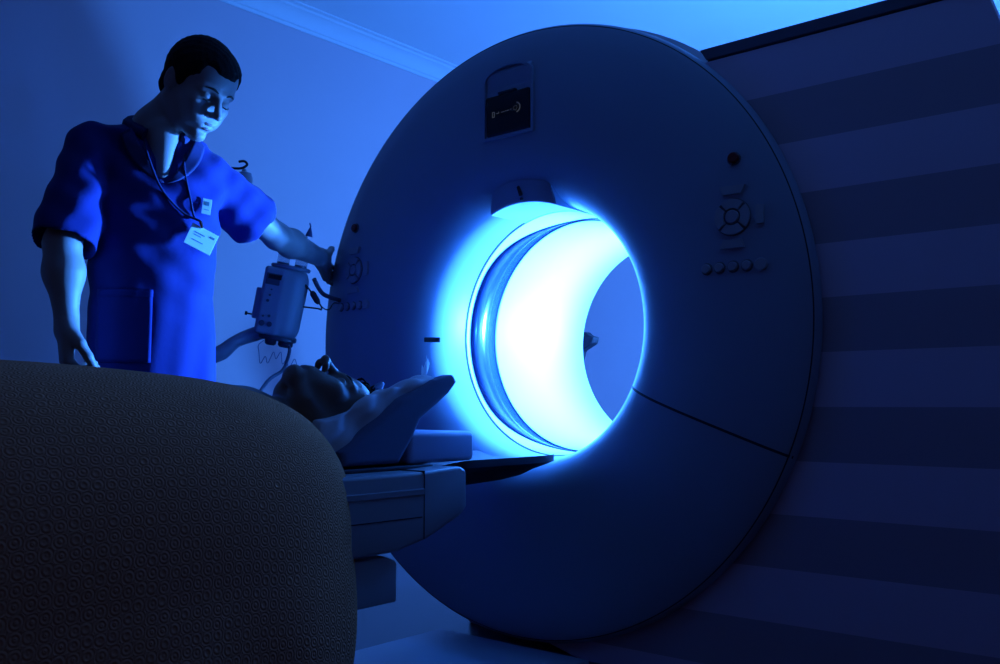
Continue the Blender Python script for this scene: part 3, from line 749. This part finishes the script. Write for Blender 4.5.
for Hp in (HPR, HPL):
    kn = V3(Hp[0] + 0.02, Hp[1], 0.52); an = V3(Hp[0] - 0.02, Hp[1], 0.09)
    body.add(f_cone(Hp, kn, 0.082, 0.055), 0.04).add(f_cone(kn, an, 0.053, 0.036), 0.03)
    body.add(f_cone(an + V3(-0.02, 0, -0.03), an + Fd * 0.15 + V3(0, 0, -0.055), 0.036, 0.028), 0.02)
bm_ = body.obj('body', (-1.02, -1.24, 0.0), (-0.34, 0.06, 1.88), 0.0045, 'skin', man)
# hair: a close cap over the skull
hair = Sdf().add(HM.ell((-0.018, 0, 0.034), (0.103, 0.082, 0.0945))).add(HM.ell((0.038, 0, 0.053), (0.0515, 0.067, 0.052)), 0.03)
hair.cut(HM.plane((0.088, 0, 0.056), (0.62, 0, -0.78)), 0.016)
for y in (-1, 1): hair.sub(HM.ell((0.084, y * 0.052, 0.054), (0.022, 0.018, 0.018)), 0.02)
hair.add(HM.ell((0.012, 0.070, 0.012), (0.016, 0.010, 0.026)), 0.01).add(HM.ell((0.012, -0.070, 0.012), (0.016, 0.010, 0.026)), 0.01)
hair.add(HM.ell((-0.072, 0, -0.030), (0.034, 0.058, 0.045)), 0.02)
hair.warp(lambda P: wav(P, (0.0005, 300, 150, 90, 0), (0.0005, -160, 280, 120, 1)))
hair.obj('hair', HM.o - 0.17, HM.o + 0.17, 0.004, 'hair', man)
for y in (-1, 1):
    tube('eyebrow', [HM.p(0.0935, y * 0.013, 0.015), HM.p(0.091, y * 0.028, 0.0205), HM.p(0.081, y * 0.046, 0.0165)], [0.004, 0.005, 0.0025], 'brow', man, flat=0.6)
    tube('eyelash', [HM.p(0.0905, y * 0.020, -0.0115), HM.p(0.0925, y * 0.031, -0.0135), HM.p(0.0865, y * 0.043, -0.0105)], [0.0012, 0.0022, 0.0012], 'brow', man)
for zz, hw, xx, rr_ in ((-0.0655, 0.026, 0.0965, 0.0042), (-0.0785, 0.021, 0.0955, 0.0048)):
    tube('lip', [HM.p(xx - 0.017, -hw - 0.004, -0.066), HM.p(xx - 0.004, -hw * 0.5, zz), HM.p(xx, 0, zz - 0.001), HM.p(xx - 0.004, hw * 0.5, zz), HM.p(xx - 0.017, hw + 0.004, -0.066)], [0.0015, rr_, rr_, rr_, 0.0015], 'lip', man, n=10)
# tunic
def loft(rows):
    Z = np.array([r[0] for r in rows]); Cx = np.array([r[1] for r in rows]); Cy = np.array([r[2] for r in rows]); A_ = np.array([r[3] for r in rows]); B_ = np.array([r[4] for r in rows])
    def f(P):
        z = P[..., 2]; o = np.argsort(Z); ip = lambda v: np.interp(z, Z[o], v[o])
        dx = P[..., 0] - ip(Cx); dy = P[..., 1] - ip(Cy); a = ip(A_); b = ip(B_)
        l = dx * Ld[0] + dy * Ld[1]; q = dx * Fd[0] + dy * Fd[1]
        k = (np.abs(l / a) ** 2.4 + np.abs(q / b) ** 2.4) ** (1 / 2.4)
        d = (k - 1) * np.minimum(a, b) * 0.9
        return np.maximum(d, np.maximum(z - Z.max(), Z.min() - z))
    return f
TR = [(0.80, -0.705, -0.835, 0.180, 0.125), (0.92, -0.702, -0.835, 0.172, 0.122), (1.06, -0.697, -0.842, 0.166, 0.120), (1.20, -0.690, -0.848, 0.178, 0.125), (1.34, -0.686, -0.850, 0.188, 0.124), (1.44, -0.688, -0.852, 0.165, 0.104), (1.50, -0.690, -0.852, 0.11, 0.07)]
tun = Sdf().add(loft(TR))
tun.add(f_cone(NB - Ld * 0.03 + V3(-0.005, 0, -0.025), RS + V3(0.0, 0.015, -0.004), 0.072, 0.062), 0.06)
tun.add(f_cone(NB + Ld * 0.03 + V3(-0.005, 0, -0.025), LS + V3(0.0, -0.01, -0.005), 0.072, 0.066), 0.06)
RH = RE + nz(RE - RS) * -0.015; LH = LS + (LE - LS) * 0.60 + V3(0, 0, -0.012)
def sleeve(A_, H_, d, r0, r1, i0, i1):
    q = Sdf().add(f_cone(A_, H_, r0, r1)); q.sub(f_cone(H_ + d * 0.150, H_ + d * 0.140, 0.150, 0.150), 0.006)
    q.sub(f_cone(A_ + (H_ - A_) * 0.72, H_ + d * 0.05, i0, i1), 0.008); return q
SR = sleeve(RS, RH + V3(-0.008, 0.006, 0), nz(RE - RS), 0.068, 0.086, 0.056, 0.079); SL = sleeve(LS, LH, nz(LE - LS), 0.068, 0.092, 0.052, 0.084)
tun.add(SR.ev, 0.012).add(SL.ev, 0.012)
VN = V3(-0.56, -0.885, 1.39)
tun.sub(f_cone(NB + V3(0.01, 0, 0.0), NB + V3(0.03, 0, 0.12), 0.068, 0.085), 0.012)
tun.sub(f_cone((-0.595, -0.876, 1.535), (-0.556, -0.892, 1.385), 0.056, 0.008), 0.008)
def folds(P):
    z = P[..., 2]; l = (P[..., 0] + 0.69) * Ld[0] + (P[..., 1] + 0.85) * Ld[1]
    low = np.clip((1.25 - z) / 0.3, 0, 1); up = 1 - low
    g = low * (0.0028 * np.sin(l * 34 + 2 * np.sin(z * 5)) + 0.0015 * np.sin(l * 70 - z * 9 + 1))
    g = g + up * (0.0024 * np.sin((l * 0.8 + z) * 60 + 1.3) + 0.0020 * np.sin((l * -0.9 + z) * 55 + 2.0 * np.sin(l * 12)))
    return g
tun.warp(folds)
tun.obj('tunic', (-1.0, -1.24, 0.795), (-0.42, -0.35, 1.58), 0.006, 'tunic', man)
# trousers
tro = Sdf().add(f_cone(HPR, V3(HPR[0] + 0.02, HPR[1], 0.52), 0.090, 0.075)).add(f_cone(V3(HPR[0] + 0.02, HPR[1], 0.52), V3(HPR[0] - 0.02, HPR[1], 0.10), 0.075, 0.065), 0.03)
tro.add(f_cone(HPL, V3(HPL[0] + 0.02, HPL[1], 0.52), 0.090, 0.075), 0.02).add(f_cone(V3(HPL[0] + 0.02, HPL[1], 0.52), V3(HPL[0] - 0.02, HPL[1], 0.10), 0.075, 0.065), 0.03)
tro.cut(f_plane((0, 0, 0.06), (0, 0, -1)), 0.01)
tro.obj('trousers', (-0.95, -1.1, 0.02), (-0.5, -0.55, 1.1), 0.009, 'trousers', man)
for Hp in (HPR, HPL):
    an = V3(Hp[0] - 0.02, Hp[1], 0.09)
    Sdf().add(f_cone(an + V3(-0.03, 0, -0.042), an + Fd * 0.16 + V3(0, 0, -0.052), 0.046, 0.038)).add(f_cone(an, an + V3(0, 0, -0.04), 0.045, 0.045), 0.02).cut(f_plane((0, 0, 0.002), (0, 0, -1)), 0.004).obj('shoe', an - 0.25, an + 0.25, 0.006, 'shoe', man)
# marching onto the tunic for collar, pocket and badge placement
def hit(p, d, off=0.0, sd=tun, n=60):
    p = np.array(p, float); d = nz(d)
    for _ in range(n):
        v = float(sd.ev(p[None])[0]) - off
        if v < 0.0003: break
        p = p + d * max(v * 0.7, 0.0005)
    return p
def patch(name, fn, nu, nv, m, th=0.003, parent=man):
    V = [fn(i / nu, j / nv) for j in range(nv + 1) for i in range(nu + 1)]
    F = [(j * (nu + 1) + i, j * (nu + 1) + i + 1, (j + 1) * (nu + 1) + i + 1, (j + 1) * (nu + 1) + i) for j in range(nv) for i in range(nu)]
    o = link_mesh(name, V, F, m, parent, smooth=True); md = o.modifiers.new('thickness', 'SOLIDIFY'); md.thickness = th; md.offset = 0
    return o
def front(l, z, off=0.003, out=0.4):            # point on the tunic front at lateral l and height z
    return hit(V3(-0.69, -0.85, 0) + Ld * l + V3(0, 0, z) + Fd * out, -Fd, off)
patch('pocket', lambda u, v: front(-0.150 + 0.135 * u, 0.86 + 0.205 * v, 0.0015), 14, 16, 'tunic', 0.003)
patch('pocket_hem', lambda u, v: front(-0.151 + 0.137 * u, 1.043 + 0.022 * v, 0.0025), 14, 3, 'tunic', 0.003)
# collar: a band round the neck and two lapels lying on the chest
cb = []
for k in range(25):
    a = -2.55 + 5.1 * k / 24; a += PI; d = Fd * math.cos(a) + Ld * math.sin(a); fr = 0.5 + 0.5 * math.cos(a)
    cb.append(NB + V3(0.008, 0, 0.0) + d * 0.082 + V3(0, 0, 0.066 - 0.090 * fr ** 1.1))
tube('collar', cb, [0.020] * len(cb), 'tunic_trim', man, n=10)
for sd in (-1, 1):
    def lap(u, v, sd=sd):
        l = sd * (0.086 * (1 - u) ** 0.8 + 0.004) + 0.008; z = 1.525 - 0.155 * u
        w_ = 0.044 * math.sin(PI * min(1, 0.30 + 0.70 * u)) ** 0.7 if u < 0.98 else 0.002
        return front(l + sd * w_ * v * 0.75, z - w_ * v * 0.60, 0.007)
    patch('lapel', lap, 16, 5, 'tunic_trim', 0.005)

# lanyard and the two badges hang free of the cloth: things the person wears
bd = front(0.108, 1.215, 0.022); bx_ = nz(Ld * 0.93 + V3(0, 0, -0.42)); 
def card(name, c, w_, h_, ax, parent, tilt=0.0):
    ax = nz(ax); fo = nz(Fd + 0.45 * Ld); n_ = nz(fo - ax * (fo @ ax) + V3(0, 0, tilt)); n_ = nz(n_ - ax * (n_ @ ax)); upv = np.cross(n_, ax); R = Matrix([list(r) for r in np.stack([ax, upv, n_], 1)])
    o = link_bm(name, box_bm((0, 0, 0), (w_, h_, 0.0025), 0.0008), 'card', parent)
    mw = R.to_4x4(); mw.translation = Vector(c); o.data.transform(mw); return R
R1 = card('name_badge', bd, 0.080, 0.068, bx_, man)
def ink(c, R, items, parent):
    bm = bmesh.new()
    for x, y, a, b in items: box_bm((x, y, 0.0016), (a, b, 0.0006), bm=bm)
    mw = R.to_4x4(); mw.translation = Vector(c); bmesh.ops.transform(bm, matrix=mw, verts=bm.verts)
    return link_bm('badge_print', bm, 'card_ink', parent)
ink(bd, R1, [(-0.010, 0.012, 0.030, 0.003), (-0.014, 0.004, 0.022, 0.002), (0.026, 0.018, 0.014, 0.006), (-0.008, -0.012, 0.034, 0.002)], man)
cyl('badge_clip', bd + V3(0, 0, 0.032) + Ld * 0.002, bd + V3(0, 0, 0.052) - Ld * 0.004, 0.005, 'chrome', man, n=12)
pb = front(0.125, 1.315, 0.006); R2 = card('pocket_badge', pb, 0.026, 0.046, Ld + V3(0, 0, -0.12), man)
ink(pb, R2, [(0, 0.008, 0.012, 0.012), (0, -0.010, 0.014, 0.002)], man)
lp = [NB + V3(0.0, -0.072, 0.01), NB + V3(0.045, -0.070, -0.02), front(-0.040, 1.44, 0.010), front(-0.004, 1.35, 0.006), front(0.055, 1.29, 0.005), bd + V3(0, 0, 0.052) - Ld * 0.004]
tube('lanyard', lp, [0.0035] * 6, 'tunic_trim', man, n=8)
lp = [NB + V3(0.0, 0.074, 0.030), NB + V3(0.065, 0.055, 0.0), front(0.060, 1.43, 0.010), front(0.078, 1.33, 0.005), front(0.090, 1.28, 0.006), bd + V3(0, 0, 0.052) - Ld * 0.004]
tube('lanyard', lp, [0.0035] * 6, 'tunic_trim', man, n=8)
set_base(man, (-0.70, -0.84, 0.0))

# ------------------------------------------------------------------ patient lying on the cradle, head toward the bore
pat = thing('person', 'person lying face up under the brown quilt, head on the white cloth', 'person')
# local x = up (face), local z = toward the crown (+Y)
PM = T((0.045, -0.800, 0.720), frame(nz((0.24, 0.13, 1.0)), nz((0.0, 1.0, -0.13))), 1.12)
pb_ = Sdf(); head_sdf(pb_, PM)
pb_.add(f_cone(PM.p(-0.028, 0, -0.060), V3(0.03, -1.00, 0.700), 0.058, 0.062), 0.03)
pb_.add(f_cone((0.03, -1.04, 0.70), (0.03, -1.30, 0.705), 0.085, 0.10), 0.05)
pb_.add(f_cone((-0.10, -1.10, 0.695), (0.16, -1.10, 0.695), 0.07, 0.07), 0.05)
pb_.add(f_cone((-0.05, -1.25, 0.705), (-0.04, -1.65, 0.705), 0.09, 0.09), 0.05).add(f_cone((0.11, -1.25, 0.705), (0.10, -1.65, 0.705), 0.09, 0.09), 0.05)
for sx in (-1, 1):
    h0 = V3(0.03 + sx * 0.09, -1.72, 0.70); pb_.add(f_cone(h0, (0.03 + sx * 0.10, -2.15, 0.715), 0.085, 0.058), 0.04).add(f_cone((0.03 + sx * 0.10, -2.15, 0.715), (0.03 + sx * 0.10, -2.55, 0.67), 0.055, 0.04), 0.03)
    pb_.add(f_cone((0.03 + sx * 0.10, -2.58, 0.665), (0.03 + sx * 0.12, -2.60, 0.76), 0.035, 0.028), 0.02)
    s0 = V3(0.03 + sx * 0.155, -1.11, 0.70); e0 = V3(0.03 + sx * 0.195, -1.40, 0.67)
    pb_.add(f_cone(s0, e0, 0.050, 0.042), 0.03).add(f_cone(e0, (0.03 + sx * 0.165, -1.64, 0.685), 0.042, 0.028), 0.02)
    hand_sdf(pb_, T((0.03 + sx * 0.165, -1.64, 0.685), frame((-0.2 * sx, -1, 0.1), (0, 0, 1)), 1.0), sx, (0.25, 0.35, 0.25), 0.05, 0.3)
pb_.obj('body', (-0.24, -2.7, 0.60), (0.32, -0.60, 0.90), 0.0045, 'skin_dark', pat)
ph = Sdf().add(PM.ell((-0.020, 0, 0.040), (0.098, 0.082, 0.093))).add(PM.ell((0.020, 0, 0.075), (0.055, 0.060, 0.050)), 0.03)
ph.cut(PM.plane((0.074, 0, 0.074), (0.60, 0, -0.80)), 0.012)
ph.add(PM.ell((-0.070, 0, -0.010), (0.045, 0.066, 0.070)), 0.02)
ph.warp(lambda P: wav(P, (0.0035, 190, 90, 60, 0), (0.0035, -110, 210, 80, 1), (0.003, 90, -140, 240, 2)))
ph.obj('hair', PM.o - 0.18, PM.o + 0.18, 0.004, 'hair', pat)
for k in range(60):                                    # loose curls at the hairline
    a = rnd.uniform(-1.2, 1.2); b = rnd.uniform(0.1, 0.9)
    c = PM.p(0.090 - 0.080 * b + rnd.uniform(-.006, .008), 0.058 * math.sin(a), 0.098 + 0.030 * math.sin(b * 2.4) + rnd.uniform(-.004, .010)); rr = rnd.uniform(0.007, 0.012)
    u_ = nz([rnd.uniform(-1, 1) for _ in range(3)]); v_ = nz(np.cross(u_, [0.3, 0.2, 1.0])); n_ = 9
    tube('curl', [c + u_ * rr * math.cos(q / n_ * 5.2) + v_ * rr * math.sin(q / n_ * 5.2) for q in range(n_)], [0.0024] * n_, 'hair', pat, n=6)
for y in (-1, 1): tube('eyebrow', [PM.p(0.0935, y * 0.013, 0.015), PM.p(0.091, y * 0.028, 0.0195), PM.p(0.081, y * 0.046, 0.0155)], [0.003, 0.004, 0.002], 'brow', pat, flat=0.6)
set_base(pat, (0.03, -1.6, 0.60))

# ------------------------------------------------------------------ contrast injector on its stand
inj = thing('contrast_injector', 'grey contrast injector head tilted on its arm beside the scanner, syringes on top', 'injector')
c0 = V3(-0.899, -0.262, 0.975); c1 = V3(-0.850, -0.245, 1.230); IA = nz(c1 - c0); camv = nz(V3(1.838, -2.255, 0) - V3(-0.87, -0.25, 0)); 
IL = nz(np.cross(IA, camv)); IF = np.cross(IL, IA)      # IL: toward screen-left or right, IF: toward the open room
if IL @ V3(0.762, 0.6475, 0) < 0: IL = -IL
IM = np.stack([IL, IF, IA], 1); Lh = np.linalg.norm(c1 - c0)
def ip(x, y, z): return c0 + IM @ V3(x, y, z)
ish = Sdf().add(f_cone(ip(0.012, -0.02, 0.05), ip(0.012, -0.02, Lh - 0.055), 0.066, 0.070)).add(f_box(ip(-0.036, -0.005, Lh * 0.5), (0.038, 0.052, Lh * 0.5 - 0.010), 0.012, IM), 0.02)
ish.cut(f_plane(ip(0, 0, Lh - 0.006), IA), 0.008).cut(f_plane(ip(0, 0, 0.010), -IA), 0.008)
ish.obj('housing', ip(0, 0, 0) - 0.26, ip(0, 0, Lh) + 0.2, 0.004, 'injector', inj)
IR = Matrix([list(r) for r in IM])
def ibox(name, c, s_, m, par=inj, bev=0.002):
    o = link_bm(name, box_bm((0, 0, 0), s_, bev), m, par); mw = IR.to_4x4(); mw.translation = Vector(ip(*c)); o.data.transform(mw); return o
ibox('side_box', (-0.080, 0.0, 0.115), (0.022, 0.06, 0.11), 'injector', bev=0.006)
fy = 0.0475
dp = ibox('display', (-0.036, fy, 0.206), (0.058, 0.006, 0.040), 'injector_trim'); ibox('display_glass', (-0.036, fy + 0.003, 0.214), (0.046, 0.003, 0.016), 'screen', dp)
for x, z, r in [(-0.052, 0.050, .010), (-0.026, 0.050, .009), (-0.052, 0.075, .004), (-0.032, 0.078, .005), (-0.046, 0.130, .005), (-0.042, 0.150, .004), (-0.040, 0.170, .003)]:
    cyl('knob', ip(x, fy - 0.004, z), ip(x, fy + 0.006, z), r, 'injector_trim', inj, n=20, bev=0.001)
cyl('top_collar', ip(0.010, -0.012, Lh - 0.010), ip(0.010, -0.012, Lh + 0.004), 0.069, 'injector', inj, bev=0.004)
cyl('bottom_cap', ip(0.010, -0.015, -0.004), ip(0.010, -0.015, 0.014), 0.066, 'injector_trim', inj, bev=0.004)
for x, r in [(-0.012, 0.020), (0.040, 0.026)]:
    cyl('bottom_knob', ip(x, -0.01, -0.024), ip(x, -0.01, 0.0), r, 'injector_trim', inj, bev=0.006)
cyl('side_screw', ip(-0.110, 0.0, 0.072), ip(-0.088, 0.0, 0.072), 0.003, 'seam', inj, n=10); cyl('side_screw', ip(-0.116, 0.0, 0.072), ip(-0.108, 0.0, 0.072), 0.007, 'seam', inj, n=12)
for x in (-0.020, 0.042):
    sy = lathe('syringe', [(0.0, 0.0), (0.022, 0.0), (0.022, 0.085), (0.018, 0.098), (0.006, 0.108), (0.004, 0.125), (0, 0.125)], ip(x, -0.012, Lh - 0.002), IA, 'syringe', inj, n=28)
    cyl('plunger', ip(x, -0.012, Lh - 0.02), ip(x, -0.012, Lh + 0.012), 0.0205, 'injector_trim', sy, n=24)
fl = tube('syringe_line', [ip(0.042, -0.012, Lh + 0.12), ip(0.050, 0.0, Lh + 0.15), ip(0.045, 0.01, Lh + 0.165)], 0.0025, 'tube', inj, n=8)
lathe('line_cap', [(0, 0), (0.013, 0.0), (0.011, 0.010), (0.004, 0.030), (0, 0.034)], ip(0.050, 0.0, Lh + 0.118), IA, 'tube', inj, n=16)
tube('arm', [ip(-0.035, -0.02, 0.020), ip(-0.070, -0.02, 0.004), V3(-0.978, -0.365, 0.965), V3(-1.0, -0.407, 0.926), V3(-1.02, -0.455, 0.900)], [0.024, 0.026, 0.022, 0.027, 0.024], 'injector', inj, n=20)
lathe('arm_sleeve', [(0, 0), (0.030, 0), (0.036, 0.01), (0.030, 0.085), (0.024, 0.09), (0, 0.09)], V3(-1.025, -0.470, 0.890), V3(-0.01, -0.86, -0.5), 'dark_plastic', inj, n=24)
tube('stand_elbow', [V3(-1.028, -0.54, 0.85), V3(-1.04, -0.62, 0.80), V3(-1.04, -0.66, 0.70)], 0.020, 'injector', inj, n=16)
cyl('stand_pole', V3(-1.04, -0.66, 0.05), V3(-1.04, -0.66, 0.71), 0.018, 'pole', inj)
for k in range(4):
    a = PI / 4 + k * PI / 2; e = V3(-1.04 + 0.15 * math.cos(a), -0.66 + 0.15 * math.sin(a), 0.055)
    tube('stand_leg', [V3(-1.04, -0.66, 0.075), e], [0.018, 0.013], 'pole', inj); Sdf().add(f_cone(e + V3(0, -0.008, -0.029), e + V3(0, 0.008, -0.029), 0.024)).obj('caster', e - 0.07, e + 0.05, 0.005, 'dark_plastic', inj)
set_base(inj, (-1.04, -0.66, 0))
hs = tube('hose', [V3(-0.823, -0.152, 1.193), V3(-0.832, -0.125, 1.165), V3(-0.840, -0.095, 1.145), V3(-0.828, -0.062, 1.132), V3(-0.86, 0.05, 1.12), V3(-1.0, 0.12, 1.10)], [0.008] * 6, 'hose'); tag(hs, 'thick dark hose curving from the injector toward the scanner rim', 'hose')
wr = tube('connector_cable', [ip(0.075, 0.0, 0.13), V3(-0.802, -0.150, 1.085), V3(-0.782, -0.150, 1.080), V3(-0.772, -0.160, 1.092), V3(-0.786, -0.178, 1.124), V3(-0.802, -0.195, 1.156), V3(-0.806, -0.205, 1.166), V3(-0.800, -0.196, 1.150)], [0.003] * 8, 'seam', n=8)
tag(wr, 'thin black cable with a clamp hanging beside the injector', 'cable')
tube('inline_plug', [V3(-0.776, -0.165, 1.100), V3(-0.781, -0.171, 1.110), V3(-0.790, -0.182, 1.134), V3(-0.794, -0.186, 1.142)], [0.006, 0.011, 0.011, 0.006], 'seam', wr, n=14)
tube('loose_wire', [V3(-0.774, -0.163, 1.096), V3(-0.770, -0.145, 1.082), V3(-0.780, -0.115, 1.084), V3(-0.800, -0.080, 1.110), V3(-0.86, 0.0, 1.12)], [0.0022] * 5, 'seam', wr, n=8)
pc = tube('drain_tube', [ip(0.040, -0.01, -0.015), V3(-0.852, -0.232, 0.940), V3(-0.840, -0.250, 0.900), V3(-0.800, -0.300, 0.860), V3(-0.74, -0.42, 0.80), V3(-0.60, -0.62, 0.60), V3(-0.45, -0.65, 0.30)], [0.006] * 7, 'hose'); tag(pc, 'dark tube hanging from the bottom of the injector behind the patient head', 'tube')
cw = tube('coiled_line', [ip(-0.045 + 0.0125 * q, 0.0, -0.052 - 0.030 * (q % 2) - 0.014 * math.sin(q * 0.9)) for q in range(12)], [0.0013] * 12, 'tube', n=6); tag(cw, 'thin zigzag tubing hanging in loops below the injector', 'tubing')
cw2 = ip(-0.045, 0.0, -0.052)
tube('tubing_lead', [ip(-0.03, -0.01, -0.006), ip(-0.05, 0.0, -0.03), cw2], [0.0013] * 3, 'tube', cw, n=6)

# ------------------------------------------------------------------ drip stand behind the radiographer
iv = thing('iv_stand', 'metal drip stand with a curled hook behind the person in tunic', 'drip stand')
ivx, ivy = -1.125, -0.40
cyl('pole', (ivx, ivy, 0.05), (ivx, ivy, 1.62), 0.010, 'pole', iv)
tube('hook', [V3(ivx, ivy, 1.595), V3(-1.09, -0.362, 1.603), V3(-1.060, -0.333, 1.600), V3(-1.040, -0.314, 1.602), V3(-1.028, -0.302, 1.615), V3(-1.036, -0.310, 1.627), V3(-1.050, -0.323, 1.625)], [0.0045] * 7, 'seam', iv, n=10)
tube('hook', [V3(ivx, ivy, 1.595), V3(-1.17, -0.44, 1.600), V3(-1.20, -0.47, 1.600), V3(-1.22, -0.49, 1.612), V3(-1.21, -0.48, 1.625)], [0.0045] * 5, 'seam', iv, n=10)
for k in range(5):
    a = k * 2 * PI / 5; e = V3(ivx + 0.17 * math.cos(a + 0.31), ivy + 0.17 * math.sin(a + 0.31) + 0.0, 0.050)
    tube('foot', [V3(ivx, ivy, 0.075), e], [0.015, 0.011], 'pole', iv); Sdf().add(f_cone(e + V3(0, -0.006, -0.026), e + V3(0, 0.006, -0.026), 0.022)).obj('caster', e - 0.07, e + 0.05, 0.005, 'dark_plastic', iv)
set_base(iv, (ivx, ivy, 0))
bg_ = lathe('drip_bottle', [(0, 0), (0.010, 0.0), (0.012, 0.012), (0.028, 0.025), (0.030, 0.10), (0.026, 0.118), (0.010, 0.124), (0.006, 0.134), (0, 0.134)], (-1.035, -0.309, 1.464), (0, 0, 1), 'bag', n=32)
tag(bg_, 'pale drip bottle hanging from the hook of the drip stand', 'drip bottle')

# ------------------------------------------------------------------ dark stand seen through the bore
dk = thing('equipment_stand', 'dark equipment stand behind the scanner, seen through its bore', 'equipment stand')
cyl('stand_pole', V3(-0.66, 1.22, 0.04), V3(-0.66, 1.22, 0.93), 0.022, 'pole', dk)
hd = link_bm('stand_head', prism_bm([(-0.70, 0.86), (-0.615, 0.915), (-0.595, 0.985), (-0.535, 1.015), (-0.525, 1.045), (-0.555, 1.052), (-0.575, 1.070), (-0.72, 1.075), (-0.76, 0.98)], 1.17, 1.22, axis=1, bev=0.008), 'carbon', dk)
cyl('stand_base', V3(-0.66, 1.22, 0.0), V3(-0.66, 1.22, 0.04), 0.20, 'dark_plastic', dk, bev=0.01)
set_base(dk, (-0.66, 1.22, 0))
